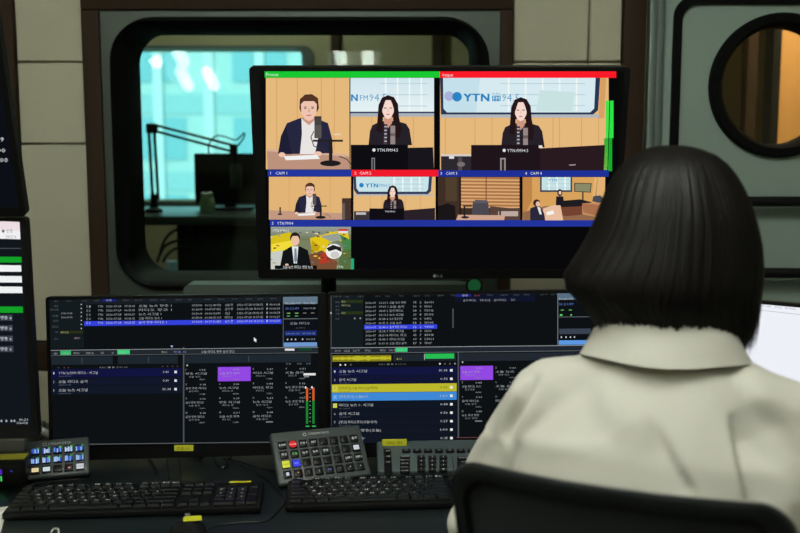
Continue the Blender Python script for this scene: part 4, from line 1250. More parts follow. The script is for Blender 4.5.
# ---- keyboards
U = 0.0190                     # key pitch sideways
UD = 0.0172                    # and front to back
def key_layout():
    ks = []
    def run(x, row, widths):
        for w in widths:
            if w > 0: ks.append((x + w / 2, row, w, 1))
            x += abs(w)
    run(0, 0, [1, -1, 1, 1, 1, 1, -.5, 1, 1, 1, 1, -.5, 1, 1, 1, 1])
    run(0, 1, [1] * 13 + [2]); run(0, 2, [1.5] + [1] * 12 + [1.5]); run(0, 3, [1.75] + [1] * 11 + [2.25])
    run(0, 4, [2.25] + [1] * 10 + [2.75]); run(0, 5, [1.25] * 3 + [6.25] + [1.25] * 4)
    for r_ in (0, 1, 2): run(15.25, r_, [1, 1, 1])
    run(16.25, 4, [1]); run(15.25, 5, [1, 1, 1])
    run(18.5, 1, [1] * 4); run(18.5, 2, [1, 1, 1]); run(18.5, 3, [1, 1, 1]); run(18.5, 4, [1, 1, 1]); run(18.5, 5, [2, 1])
    ks.append((22, 2.5, 1, 2)); ks.append((22, 4.5, 1, 2))
    return ks
_km = {}
def key_mesh(w, d):
    k = (w, d)
    if k not in _km:
        a, b_ = w * U / 2 - .0009, d * UD / 2 - .0009
        ta, tb = a - .0016, b_ - .0018
        m = MB(); r = [[Vector((x * p, y * q, z)) for x, y in ((-1, -1), (1, -1), (1, 1), (-1, 1))] for p, q, z in ((a, b_, 0), (a, b_, .003), (ta, tb, .0072))]
        m.loft(r, True, smooth=False)
        me = m.mesh('key'); me.materials.append(M_KEY); _km[k] = me
    return _km[k]
LEG = {1: '1234567890-=', 2: 'QWERTYUIOP[]', 3: 'ASDFGHJKL', 4: 'ZXCVBNM,./'}
def keyboard(label, p_left, p_right, sticker=False, wscale=1.0):
    d = p_right - p_left; yaw = math.atan2(d.y, d.x)
    w, dp = 22.5 * U + .014, 6.35 * UD + .014
    t = thing('keyboard', label, 'keyboard', p_left + Matrix.Rotation(yaw, 3, 'Z') @ Vector((w / 2, dp / 2, 0)), yaw)
    tilt = R(2.0)
    T = Matrix.Translation((0, -dp / 2, .0085)) @ Matrix.Rotation(tilt, 4, 'X') @ Matrix.Translation((0, dp / 2, 0))
    MB().box((0, 0, 0), (w, dp, .013), .004, 2, T=T).build('case', M_KBD, t)
    for s_ in (-1, 1):
        MB().box((s_ * w * .4, dp * .42, .0065), (.03, .012, .012), .002).build('foot', M_KBD, t)
    for x, r_, kw, kd in key_layout():
        o = bpy.data.objects.new('key', key_mesh(kw, kd)); o.parent = t
        yy = dp / 2 - .010 - (r_ + .5 + (.35 if r_ > 0 else 0)) * UD
        o.location = T @ Vector((-w / 2 + .007 + x * U, yy, .0062)); o.rotation_euler = (tilt, 0, 0)
        col.objects.link(o)
    # printed legends, too small to pick apart
    cv = Canvas(Matrix.Identity(4), Matrix.Identity(4)); cv.v = []; cv.f = []; cv.c = []
    def leg(x, r_, s_):
        vs_, fs_, x0, x1 = text_geo(s_)
        o = len(cv.v); k = .0090
        yy = dp / 2 - .010 - (r_ + .5 + (.35 if r_ > 0 else 0)) * UD
        for vx, vy in vs_: cv.v.append(T @ Vector((-w / 2 + .007 + x * U + (vx - (x0 + x1) / 2) * k, yy + (vy - .2) * k, .0138)))
        for f in fs_: cv.f.append([i + o for i in f]); cv.c.append([rgb(235, 238, 240)] * len(f))
    for r_, off in ((1, 1.5), (2, 2.0), (3, 2.25), (4, 2.75)):
        for i, ch in enumerate(LEG[r_]): leg(off + i, r_, ch)
    for i in range(12): leg(2.5 + i + .5 * (i // 4), 0, 'F%d' % (i + 1))
    for i, ch in enumerate('789456123'): leg(19 + i % 3, 2 + i // 3, ch)
    lg = cv.flush('key_legends', t, M_PRINT); tag(lg, kind='stuff')
    if sticker:
        MB().box(T @ Vector((w * .400, dp / 2 - .005, .0072)), (.040, .006, .0012), .0004).build('label_strip', M_YELLOW, t)
    return t
keyboard('full-size black keyboard with a yellow label strip, below the left playlist monitor', on_desk(1.5, 522), on_desk(261, 514.5), True)
keyboard('full-size black keyboard below the tilted key pad, partly behind the chair', on_desk(285, 513.5), on_desk(456, 509.5))

# ---- sloping key pads with lit picture keys
def key_pad(label, p_left, p_right, size, incl, cols, rows, pitch, mark, icons, y_off, thick):
    d = p_right - p_left; yaw = math.atan2(d.y, d.x); w, h = size
    t = thing('key_pad', label, 'key pad', (p_left + p_right) / 2, yaw)
    T = Matrix.Translation((0, .004, .012)) @ Matrix.Rotation(incl, 4, 'X') @ Matrix.Translation((0, h / 2, 0))
    MB().box((0, 0, -thick / 2), (w, h, thick), .005, 3, T=T).build('case', M_DGREY, t)
    # wedge stand behind
    zt = (T @ Vector((0, h * .40, -thick))).z; yt = (T @ Vector((0, h * .40, -thick))).y
    b = MB()
    prof = [(.012, 0.0), (yt + .03, 0.0), (yt + .035, .006), (yt + .004, zt), (yt - .01, zt)]
    b.prism([(y, z) for y, z in prof], -w * .36, w * .36, T=Matrix(((0, 1, 0, 0), (1, 0, 0, 0), (0, 0, 1, 0), (0, 0, 0, 1))))
    b.build('stand', M_BLACK, t)
    ks = pitch * .78
    km = MB().box((0, 0, .0012), (ks, ks, .0040), .0014, 2).mesh('key'); km.materials.append(M_BLACKG)
    W = mat_of(t) @ T
    for r_ in range(rows):
        for c_ in range(cols):
            x, y = (c_ - (cols - 1) / 2) * pitch, ((rows - 1) / 2 - r_) * pitch + y_off
            o = bpy.data.objects.new('key', km); o.parent = t; col.objects.link(o)
            o.location = T @ Vector((x, y, 0)); o.rotation_euler = (incl, 0, 0)
            ic = icons.get((r_, c_))
            if ic:
                cv = Canvas(Matrix.Identity(4), Matrix.Identity(4))
                def q(pts, col_, lv, s2=ks * .5):
                    n0 = len(cv.v)
                    for a, b_ in pts: cv.v.append(Vector((a * s2, b_ * s2, .0034 + lv * .0001)))
                    cv.f.append(list(range(n0, n0 + len(pts)))); cv.c.append([rgb(*col_)] * len(pts))
                def tx(s_, col_, lv, k, yy):
                    vs_, fs_, x0, x1 = text_geo(s_); n0 = len(cv.v); s2 = ks * .5
                    kx = min(k, 1.6 / max(x1 - x0, .1))
                    for vx, vy in vs_: cv.v.append(Vector(((vx - (x0 + x1) / 2) * kx * s2, (vy * k + yy) * s2, .0034 + lv * .0001)))
                    for f in fs_: cv.f.append([i + n0 for i in f]); cv.c.append([rgb(*col_)] * len(f))
                ic(q, tx)
                cv.flush('key_picture', o, M_DRAW)
    if mark:
        vs_, fs_, x0, x1 = text_geo(mark)
        cv = Canvas(Matrix.Identity(4), Matrix.Identity(4)); k = .0062
        for vx, vy in vs_: cv.v.append(T @ Vector(((vx - (x0 + x1) / 2) * k + .004, h / 2 - .0135 + vy * k, .0003)))
        for f in fs_: cv.f.append(f); cv.c.append([rgb(210, 214, 214)] * len(f))
        n0 = len(cv.v); xm_ = -(x1 - x0) / 2 * k - .003
        for k2 in range(16):
            a = 2 * math.pi * k2 / 16
            cv.v.append(T @ Vector((xm_ + .0036 * math.cos(a), h / 2 - .0115 + .0036 * math.sin(a), .0003))); cv.v.append(T @ Vector((xm_ + .0026 * math.cos(a), h / 2 - .0115 + .0026 * math.sin(a), .0003)))
        for k2 in range(16):
            a, b_ = n0 + 2 * k2, n0 + 2 * ((k2 + 1) % 16)
            cv.f.append([a, b_, b_ + 1, a + 1]); cv.c.append([rgb(210, 214, 214)] * 4)
        cv.flush('maker_mark', t, M_PRINT)
    return t
SQ = [(-.9, -.9), (.9, -.9), (.9, .9), (-.9, .9)]
def pic_multi(seed):
    def f(q, tx):
        r = random.Random(seed)
        q(SQ, (20, 30, 60), 0)
        for i in range(5):
            x = -.9 + .36 * i
            y0 = -.9 + .3 * r.random()
            q([(x, y0), (x + .28, y0), (x + .28, .2 + .6 * r.random()), (x, .2 + .6 * r.random())], r.choice([(110, 150, 230), (150, 190, 240), (60, 90, 190), (190, 210, 240)]), 1)
        q([(.35, .4), (.9, .4), (.9, .9), (.35, .9)], r.choice([(90, 190, 60), (60, 150, 70)]), 2)
    return f
def pic_plain(c, w=.8, h=.55):
    def f(q, tx):
        q([(-w, -h), (w, -h), (w, h), (-w, h)], c, 0); q([(-w * .7, -.08), (w * .7, -.08), (w * .7, .08), (-w * .7, .08)], tuple(max(0, v - 40) for v in c), 1)
    return f
def pic_text(s_, c=(220, 224, 226), bgc=None, k=.75, y=-.25):
    def f(q, tx):
        if bgc: q([(math.cos(a) * .95, math.sin(a) * .95) for a in [2 * math.pi * i / 20 for i in range(20)]] if bgc == (206, 44, 44) else SQ, bgc, 0)
        tx(s_, c, 2, k, y)
    return f
def pic_wave(q, tx):
    q([(-.8, .2), (-.3, -.1), (0, .1), (.4, -.1), (.8, .25), (.4, .0), (.1, -.4), (-.3, -.1)], (220, 140, 150), 0)
icons = {(r_, c_): pic_multi(r_ * 10 + c_) for r_ in range(2) for c_ in range(5)}
icons.update({(2, 0): pic_plain((226, 206, 160)), (2, 1): pic_plain((206, 222, 226)), (2, 3): pic_wave, (2, 4): pic_plain((196, 200, 206), .85, .7)})
key_pad('small key pad with fifteen lit picture keys, behind the left keyboard', on_desk(25.5, 486), on_desk(90, 480), (.118, .084), R(43), 5, 3, .0205, 'STREAM DECK', icons, -.0055, .014)
ic2 = {(0, 0): pic_text('BGM1'), (0, 1): pic_text('ON AIR', (255, 220, 220), (206, 44, 44), .6), (0, 2): pic_text('CUE 1'), (0, 3): pic_text('SET'), (0, 7): pic_text('음악'),
       (1, 0): pic_text('광고'), (1, 1): pic_text('오늘', (120, 220, 120)), (1, 2): pic_text('뉴스'), (1, 3): pic_text('뉴스'), (1, 4): pic_text('방송'), (1, 7): pic_plain((206, 208, 214), .7, .6),
       (2, 0): pic_text('PGM', (90, 96, 20), (206, 214, 70), .6), (2, 1): pic_text('PST', (190, 200, 255), (60, 66, 226), .6), (2, 6): pic_text('CAM 1'), (2, 7): pic_text('CAM 2'),
       (3, 0): pic_plain((206, 210, 226), .35, .4), (3, 1): pic_text('+', (226, 150, 80), None, 1.0), (3, 2): pic_text('5', (120, 126, 130)), (3, 3): pic_text('6', (170, 176, 180)), (3, 4): pic_text('FX', (120, 126, 200)), (3, 5): pic_text('T', (130, 136, 140)), (3, 6): pic_text('•', (190, 196, 200), None, 1.2), (3, 7): pic_text('•', (190, 196, 200), None, 1.2)}
key_pad('large grey key pad with thirty-two keys, one red and one blue, between the two monitors', on_desk(281, 492), on_desk(371.5, 481.5), (.182, .112), R(45), 8, 4, .0205, 'STREAM DECK', ic2, -.006, .016)

# ---- slate grey telephone console with black keys and yellow label
pl, pr = on_desk(377.5, 479), on_desk(480, 477.5)
yaw = math.atan2((pr - pl).y, (pr - pl).x)
w, h = .31, .096
t = thing('telephone_console', 'slate grey console with number keys and a yellow label, behind the right keyboard', 'console', pl + Matrix.Rotation(yaw, 3, 'Z') @ Vector((w / 2, 0, 0)), yaw)
incl = R(21)
T = Matrix.Translation((0, 0, .016)) @ Matrix.Rotation(incl, 4, 'X') @ Matrix.Translation((0, h / 2, 0))
MB().box((0, 0, -.009), (w, h, .018), .005, 3, T=T).build('case', M_CONSOLE, t)
MB().span((-w / 2 + .01, h * .55, 0), (w / 2 - .01, h * .86, .026), .004).build('rear_foot', M_BLACK, t)
Wc = mat_of(t) @ T @ Matrix(((1, 0, 0, 0), (0, 0, 1, 0), (0, 1, 0, 0), (0, 0, 0, 1)))   # plane canvas on top of the case
inv = (mat_of(t) @ T).inverted()
def on_console(px, py):
    o_ = inv @ CAM; d_ = inv.to_3x3() @ ray(px, py); k_ = -o_.z / d_.z
    return o_ + d_ * k_
def ckey(x0, y0, x1, y1, s_=None, name='key', m=M_BLACK, hgt=.006, lk=.005):
    a, b_ = on_console((x0 + x1) / 2, y1), on_console((x0 + x1) / 2, y0)
    ww = (on_console(x1, (y0 + y1) / 2) - on_console(x0, (y0 + y1) / 2)).x; dd = max(b_.y - a.y, .004)
    c_ = (a + b_) / 2
    o = MB().box((0, 0, hgt / 2), (ww, dd, hgt), .0012, 1).build(name, m, t, T @ Vector((c_.x, c_.y, 0))); o.rotation_euler = (incl, 0, 0)
    if s_:
        vs_, fs_, xa_, xb_ = text_geo(s_); cv = Canvas(Matrix.Identity(4), Matrix.Identity(4))
        k_ = min(lk, ww * .85 / max(xb_ - xa_, .1))
        for vx, vy in vs_: cv.v.append(Vector(((vx - (xa_ + xb_) / 2) * k_, (vy - .3) * lk, hgt + .0002)))
        for f in fs_: cv.f.append(f); cv.c.append([rgb(214, 218, 220)] * len(f))
        cv.flush('legend', o, M_PRINT)
    return o
for i in range(8):
    ckey(402 + 10.9 * i, 450.8, 410.4 + 10.9 * i, 453.6, 'L%d' % (i + 1))
for i, s_ in enumerate(('FLASH', 'REDIAL', 'MUTE', 'HOLD', 'CONF')):
    ckey(400, 457.2 + 3.6 * i, 409.6, 460.0 + 3.6 * i, s_)
for j, row in enumerate(('123', '456', '789', '*0#')):
    for i, ch in enumerate(row):
        ckey(417.2 + 11.1 * i, 457.4 + 4.1 * j, 425 + 11.1 * i, 460.6 + 4.1 * j, ch, lk=.007)
for i, s_ in enumerate(('SPEAKER', 'VOL', 'MENU', 'ESC')):
    ckey(457, 458.6 + 4.0 * i, 471, 461.6 + 4.0 * i, s_)
    ckey(474, 458.6 + 4.0 * i, 486, 461.6 + 4.0 * i)
ckey(452.9, 456.5, 453.7, 474, None, 'divider', M_BLACK, .0005)
sl_ = ckey(384, 449.6, 391.6, 475.4, None, 'call_strip', M_BLACKG, .003)
for y in (452, 457.4, 463):
    ckey(384.6, y, 391, y + 2.6, 'ON', 'call_key', M_BLACK, .006)
lb = T @ Vector((on_console(394.5, 447).x, h / 2 - .016, .006))
MB().box(lb, (.050, .003, .014), .001, 1).build('yellow_label', M_YELLOW, t)
vs_, fs_, xa_, xb_ = text_geo('CALL 1100'); cv = Canvas(Matrix.Identity(4), Matrix.Identity(4))
for vx, vy in vs_: cv.v.append(lb + Vector(((vx - (xa_ + xb_) / 2) * .0068, -.0018, (vy - .35) * .009)))
for f in fs_: cv.f.append(f); cv.c.append([rgb(60, 62, 20)] * len(f))
cv.flush('label_text', t, M_PRINT)

# ---- yellow label on the lower bezel of the left playlist monitor
root, scr, C, (w, h, T) = mainL
C.bd = None; C.reset(60)
C.rect(174.6, 444.4, 193.6, 450.4, (206, 206, 44)); C.text('CUE 01', 177, 449.4, 3.6, (110, 112, 20), 12)
C.flush('yellow_label', root, M_PRINT)

# ---- black meter box with yellow top strip at the left edge
p = on_desk(24, 489)
t = thing('meter_box', 'black level meter box with a yellow top strip at the left edge', 'meter', (p.x - .06, p.y + .03, DZ), R(6))
MB().box((0, 0, .027), (.118, .06, .054), .004, 2).build('case', M_BLACK, t)
MB().box((0, -.008, .0548), (.112, .034, .0016), .0006, 1).build('top_strip', M_YELLOW, t)
MB().box((0.0, -.0305, .026), (.102, .002, .036), .0008, 1).build('display_window', M_PANELBLK, t)
for i, (c_, x, z, ww, hh) in enumerate((((80, 40, 170), .010, .033, .014, .010), ((60, 200, 90), .0100, .020, .003, .012), ((60, 200, 90), .0150, .020, .003, .010), ((40, 50, 120), .034, .034, .004, .003))):
    MB().box((x, -.0319, z), (ww, .0008, hh)).build('indicator', emit('indicator_%d' % i, rgb(*c_), 1.0), t)
# ---- grey equipment box behind it
p = on_desk(24.5, 457)
t = thing('equipment_box', 'low grey metal box on the desk behind the meter box', 'box', (p.x - .13, p.y + .075, DZ), R(2))
MB().box((0, 0, .019), (.25, .15, .03), .003, 2).build('case', M_GREY, t)
for s_ in (-1, 1):
    for s2 in (-1, 1): MB().tube([(s_ * .1, s2 * .055, 0), (s_ * .1, s2 * .055, .006)], .008, 10).build('foot', M_BLACK, t)
# ---- paper under the left keyboard
a, b_ = on_desk(9.6, 500), on_desk(0.5, 534)
yaw = math.atan2((a - b_).y, (a - b_).x) - math.pi / 2
b = MB(); b.span((-.297, -.12, .0002), (0, .13, .0012)); b.build('paper_sheet', M_PAPER, None, b_ + Matrix.Rotation(yaw, 3, 'Z') @ Vector((0, .0, 0)))
o = col.objects[-1]; o.rotation_euler = (0, 0, yaw); tag(o, 'white paper sheet lying under the left end of the keyboard', 'paper')
# ---- mouse with yellow label
p = on_desk(188, 541)
t = thing('computer_mouse', 'black mouse with a yellow label at the lower edge of the desk', 'mouse', p, R(12))
b = MB(); rings = []
for k in range(9):
    u = k / 8; y = -.055 + .11 * u
    ww = .031 * math.sqrt(max(1 - (2 * u - 1) ** 4, .02)); hh = .034 * (math.sin(math.pi * min(max(u * .85 + .12, 0), 1)) ** .6)
    rings.append([Vector((ww * math.cos(R(a_)), y, .001 + hh * max(math.sin(R(a_)), 0) ** .8)) for a_ in range(0, 181, 15)])
b.loft(rings, False, closed=False); b.add([p_ for p_ in (Vector((r_[0].x, r_[0].y, .001)) for r_ in rings)] + [Vector((r_[-1].x, r_[-1].y, .001)) for r_ in rings], [[i, i + 1, 9 + i + 1, 9 + i] for i in range(8)])
b.build('shell', M_BLACK, t)
MB().tube([(-.004, .036, .0245), (.004, .036, .0245)], .009, 14).build('scroll_wheel', M_GREY, t)
MB().box((.008, .006, .0352), (.03, .02, .0022), .001, 1).build('yellow_label', M_YELLOW, t)
# mouse lead and other cables, each lying on the desk
def cable(pts, r, label, m=M_CABLE, first=None, last=None, group='cables on the desk'):
    P = [on_desk(x, y) + Vector((0, 0, r + .0006 * (i % 2))) for i, (x, y) in enumerate(pts)]
    if first: P.insert(0, first)
    if last: P.append(last)
    o = MB().tube(smooth_path(P, 5), r, 6).build('cable', m); tag(o, label, 'cable', group)
cable([(206, 530), (222, 525.5), (245, 523), (262, 522.5), (272, 518), (284.5, 503), (279, 492), (262, 477), (244, 467), (232, 462)], .0017, 'thin black mouse cable bending round between the two keyboards', last=Vector((on_desk(228, 458).x, 2.06, DZ + .05)))
cable([(228, 459.5), (240, 463), (256, 467.5), (274, 471)], .002, 'black cable running from behind the monitor to the large key pad')
cable([(179, 459), (180, 468), (181, 482)], .0017, 'thin black cable running straight to the left keyboard')
cable([(142, 452), (149, 459), (154, 466), (158, 476)], .002, 'black cable curving out under the left monitor')
cable([(166, 456), (167.5, 466), (169, 480)], .0015, 'thin black cable beside the straight keyboard cable')
cable([(214, 458), (216, 464), (222, 469), (228, 466), (224, 460)], .003, 'small coil of thick black cable under the left monitor')
cable([(51, 534), (53, 530.6), (56, 529.4), (58.4, 530.6), (58.6, 534), (58, 540)], .0016, 'white cable loop at the lower edge of the desk', M_WCABLE)
a = V(31, 421, 2.02); b_ = V(46, 433, 2.0)
P = [a + Vector((-.05, .02, .06)), a, V(39, 428, 2.01), b_, V(56, 440, 2.03), Vector((V(62, 440, 2.0).x, 2.05, DZ + .006)), Vector((V(66, 440, 2.0).x, 2.12, DZ + .004))]
o = MB().tube(smooth_path(P, 6), .0075, 8).build('cable', M_WCABLE); tag(o, 'thick white cable showing between the left monitors', 'cable')
# green lamp on the window ledge front, standing in for an unidentified green spot
p = V(474, 285, YW - .10)
t = thing('indicator_lamp', 'dim green glowing lamp on the ledge under the studio window', 'lamp', (p.x, YW - .10, p.z))
RX = Matrix.Rotation(R(90), 4, 'X')
MB().lathe([(.022, 0), (.022, .006), (.018, .010), (.0, .010)], 20, T=RX).build('disc_base', M_BLACK, t)
MB().lathe([(.017, .009), (.015, .015), (.009, .019), (.0, .020)], 20, T=RX).build('lens', emit('green_disc_glow', rgb(30, 92, 50), .6), t)

# ================================================================== the operator's chair
M_CHAIR = mat('chair_plastic', rgb(18, 23, 25), 0.3)
M_MESH = mat('chair_mesh', rgb(30, 36, 40), 0.8, bump=.6, bump_scale=900)
pc = V(640, 490, 0.985)
CH_YAW = R(-25)
t = thing('office_chair', 'black office chair with a framed mesh back behind the operator', 'chair', (.331, 1.243, 0), CH_YAW)
TOPZ, BW = 1.035, .182
def back_y(z): return -.200 - .10 * max(0, (z - .55)) / .45 + .02 * math.sin((z - .55) * 5)
def curve_y(x): return .028 * (abs(x) / .18) ** 2
def top_z(x): return TOPZ - .030 * (abs(x) / BW) ** 2.2
# outline of the back frame in (x, z)
def back_loop(inset, n=40):
    w_, z0, z1, r = BW - inset, .56 + inset, TOPZ - inset, (.032) - inset * .5
    pts = rrect(-w_, z0, w_, z1, max(r, .012), 10)
    out = []
    for x, z in pts:                      # follow the arched upper rail
        f = max(0, (z - .8)) / (z1 - .8) if z > .8 else 0
        out.append((x * (1 - .10 * (1 - min(1, (z - .56) / .4))), z - f * .022 * (abs(x) / BW) ** 2))
    dense = []
    for i, p in enumerate(out):
        q = out[(i + 1) % len(out)]
        m_ = max(1, int(math.hypot(q[0] - p[0], q[1] - p[1]) / .02))
        for k in range(m_): dense.append((p[0] + (q[0] - p[0]) * k / m_, p[1] + (q[1] - p[1]) * k / m_))
    return dense
lp = back_loop(.0)
cxm, czm = 0, .79
b = MB(); rings = []
for din, dy in ((0, -.004), (.002, -.011), (.009, -.014), (.017, -.011), (.020, -.004), (.020, .006), (.010, .012), (.002, .006)):
    ring = []
    for x, z in lp:
        sx = 1 - din / BW; sz = 1 - din / .22
        X, Zz = x * sx, czm + (z - czm) * sz
        ring.append(Vector((X, back_y(Zz) + curve_y(X) + dy, Zz)))
    rings.append(ring)
rings.append(rings[0])
b.loft(rings, False); b.build('back_frame', M_CHAIR, t)
b = MB(); g = []
for j in range(15):
    z = .575 + (TOPZ - .02 - .575) * j / 14
    row = []
    for i in range(17):
        x = (-1 + 2 * i / 16) * (BW - .02) * (1 - .10 * (1 - min(1, (z - .56) / .4)))
        zz = z - (.022 * (abs(x) / BW) ** 2) * max(0, (z - .8) / .2)
        row.append(Vector((x, back_y(zz) + curve_y(x) - .001, zz)))
    g.append(row)
b.loft(g, False, closed=False); b.loft([[p + Vector((0, .004, 0)) for p in r_] for r_ in g], False, closed=False); b.build('back_mesh', M_MESH, t)
b = MB(); b.tube(smooth_path([(0, -.02, .40), (0, -.19, .43), (0, -.225, .56), (0, back_y(.7) - .02, .72)], 5), .022, 10); b.build('back_support', M_CHAIR, t)
b = MB(); rings = []
for z, k in ((.425, .90), (.435, .98), (.46, 1.0), (.478, .97), (.485, .88)):
    rings.append([Vector((x * k, y * k + .03, z)) for x, y in rrect(-.24, -.22, .24, .24, .09, 8)])
b.loft(rings, True); b.build('seat', M_MESH, t)
b = MB(); b.tube([(0, .03, .10), (0, .03, .24)], .028, 16); b.tube([(0, .03, .22), (0, .03, .42)], .018, 14); b.build('gas_column', M_CHAIR, t)
for k in range(5):
    a = R(72 * k + 20); e = Vector((.29 * math.cos(a), .03 + .29 * math.sin(a), .075))
    lg = MB().tube([(0, .03, .115), e], [.03, .016], 10).build('base_leg', M_CHAIR, t)
    n_ = Vector((-math.sin(a), math.cos(a), 0))
    for s_ in (-1, 1): MB().tube([e + n_ * (.006 * s_) + Vector((0, 0, -.045)), e + n_ * (.024 * s_) + Vector((0, 0, -.045))], .028, 16).build('caster', M_BLACK, lg)
    MB().tube([e + Vector((0, 0, -.05)), e], .007, 8).build('caster_stem', M_CHAIR, lg)

# ================================================================== the operator
PX, PY = V(668, 330, 1.25).x, 1.26
P_YAW = R(-18)
person = thing('person', 'person with black bob hair in a beige shirt, seen from behind at the desk', 'person', (PX, PY, 0), P_YAW)
PM = mat_of(person); PI_ = PM.inverted()
def capsule(b, a, c, ra, rc, n=14):
    a, c = Vector(a), Vector(c); d = (c - a).normalized()
    pts = [a - d * ra * .9, a - d * ra * .6, a, c, c + d * rc * .6, c + d * rc * .9]
    b.tube(pts, [ra * .44, ra * .8, ra, rc, rc * .8, rc * .44], n)
def chain(b, pts, rs, n=14):
    for i in range(len(pts) - 1): capsule(b, pts[i], pts[i + 1], rs[i], rs[i + 1], n)
def ell_loft(b, rows, n=28, p=2.3):
    rings = []
    for z, hw, hd, cy in rows:
        r_ = []
        for k in range(n):
            a = 2 * math.pi * k / n
            c_, s_ = math.cos(a), math.sin(a)
            r_.append(Vector((hw * math.copysign(abs(c_) ** (2 / p), c_), cy + hd * math.copysign(abs(s_) ** (2 / p), s_), z)))
        rings.append(r_)
    b.loft(rings, True)
def remeshed(b, name, m, parent, voxel, smooth_it=6, shape=None):
    me = b.mesh(name); o = bpy.data.objects.new(name, me); col.objects.link(o)
    md = o.modifiers.new('r', 'REMESH'); md.mode = 'VOXEL'; md.voxel_size = voxel
    sm = o.modifiers.new('s', 'SMOOTH'); sm.iterations = smooth_it; sm.factor = .5
    bpy.context.view_layer.update()
    dg = bpy.context.evaluated_depsgraph_get()
    me2 = bpy.data.meshes.new_from_object(o.evaluated_get(dg))
    bpy.data.objects.remove(o)
    if shape:
        me2.calc_loop_triangles()
        nr = [v.normal.copy() for v in me2.vertices]
        for v in me2.vertices: v.co = v.co + nr[v.index] * shape(v.co, nr[v.index])
    me2.materials.clear(); me2.materials.append(m)
    me2.polygons.foreach_set('use_smooth', [True] * len(me2.polygons)); me2.update()
    o2 = bpy.data.objects.new(name, me2); o2.parent = parent; col.objects.link(o2)
    return o2
SHZ = 1.030                    # shoulder height
SH = {-1: Vector((-.154, -.005, SHZ - .006)), 1: Vector((.150, -.005, SHZ - .020))}
EL = {-1: Vector((-.242, .035, .790)), 1: Vector((.235, .045, .785))}
WR = {-1: Vector((-.15, .275, .765)), 1: Vector((.165, .29, .765))}
M_SKIN = mat('skin', rgb(214, 168, 142), 0.5)
# ---- body: one continuous surface
b = MB()
ell_loft(b, [(.50, .15, .11, 0), (.60, .15, .105, 0), (.72, .125, .095, 0), (.85, .13, .088, 0), (.96, .135, .085, 0), (1.03, .115, .07, 0), (1.07, .075, .058, .004), (1.10, .055, .054, .006)])
capsule(b, (0, .0, 1.06), (0, .022, 1.20), .053, .050)
HC = Vector((0, .035, 1.262))
b.ball(HC, (.072, .090, .100), 24, 16)
b.ball(HC + Vector((0, .030, -.052)), (.052, .062, .060), 20, 12)
b.ball(HC + Vector((0, .060, -.098)), (.026, .026, .018), 14, 8)
capsule(b, HC + Vector((0, .088, .008)), HC + Vector((0, .108, -.032)), .009, .013)
for s_ in (-1, 1):
    b.ball(HC + Vector((.012 * s_, .103, -.036)), (.009, .009, .007), 10, 6)
    b.ball(HC + Vector((.073 * s_, .0, -.012)), (.010, .018, .030), 12, 8)
    b.ball(HC + Vector((.030 * s_, .082, -.028)), (.02, .014, .018), 12, 8)
b.ball(HC + Vector((0, .091, -.066)), (.022, .010, .006), 12, 6); b.ball(HC + Vector((0, .090, -.075)), (.019, .010, .006), 12, 6)
for s_ in (-1, 1):
    chain(b, [(.06 * s_, -.004, 1.03), SH[s_] + Vector((-.02 * s_, .012, -.012)), EL[s_], WR[s_]], [.034, .036, .032, .025])
    w = WR[s_]; f = Vector((-.06 * s_, .09, -.012)).normalized()
    side = Vector((f.y, -f.x, 0)) * s_     # away from the body's middle
    palm = w + f * .055
    capsule(b, w + f * .015, palm, .023, .024); capsule(b, w + f * .03 + side * .016, palm + side * .018, .016, .015); capsule(b, w + f * .03 - side * .016, palm - side * .020, .016, .015)
    for k, ln in enumerate((.068, .078, .074, .058)):
        r0 = palm + side * (-.028 + .0185 * k) * 1.0 + f * .014
        e1 = r0 + f * ln * .45 + Vector((0, 0, .006)); e2 = e1 + f * ln * .32 + Vector((0, 0, -.010)); e3 = e2 + f * ln * .2 + Vector((0, 0, -.010))
        chain(b, [r0, e1, e2, e3], [.0092, .0085, .008, .007], 10)
    th = w + f * .028 - side * .022
    chain(b, [th, th + f * .030 - side * .022, th + f * .055 - side * .026], [.012, .010, .008], 10)
    hip = Vector((.085 * s_, .02, .555)); kn = Vector((.105 * s_, .44, .53)); an = Vector((.11 * s_, .42, .10))
    chain(b, [hip, kn, an], [.078, .052, .036]); capsule(b, an + Vector((0, -.01, -.04)), an + Vector((0, .13, -.055)), .035, .028)
body = remeshed(b, 'body', M_SKIN, person, .0055, 4)
# eyes
for s_ in (-1, 1):
    MB().ball(HC + Vector((.031 * s_, .076, .0)), .0125, 14, 10).build('eye', mat('eye_white', rgb(226, 222, 216), .2), body)
    MB().ball(HC + Vector((.031 * s_, .0845, .0)), (.0055, .0045, .0055), 12, 8).build('iris', mat('iris_dark', rgb(30, 20, 16), .15), body)
# ---- trousers and shoes
M_TROUS = mat('dark_trousers', rgb(30, 31, 34), .85)
b = MB()
ell_loft(b, [(.49, .175, .125, .0), (.56, .178, .128, 0), (.64, .160, .118, 0), (.70, .145, .11, 0)])
for s_ in (-1, 1):
    chain(b, [(.085 * s_, .02, .555), (.105 * s_, .45, .535), (.11 * s_, .425, .13)], [.095, .068, .055])
remeshed(b, 'trousers', M_TROUS, person, .010, 6)
for s_ in (-1, 1):
    b = MB(); rings = []
    for y, ww, hh in ((-.10, .028, .05), (-.085, .036, .07), (-.03, .040, .075), (.05, .043, .055), (.12, .045, .042), (.165, .034, .032), (.18, .015, .02)):
        rings.append([Vector((.11 * s_ + ww * math.cos(R(a_)), .435 + y, .002 + hh * (.5 + .5 * math.sin(R(a_))))) for a_ in range(0, 360, 24)])
    b.loft(rings, True); b.build('shoe', M_BLACK, person)
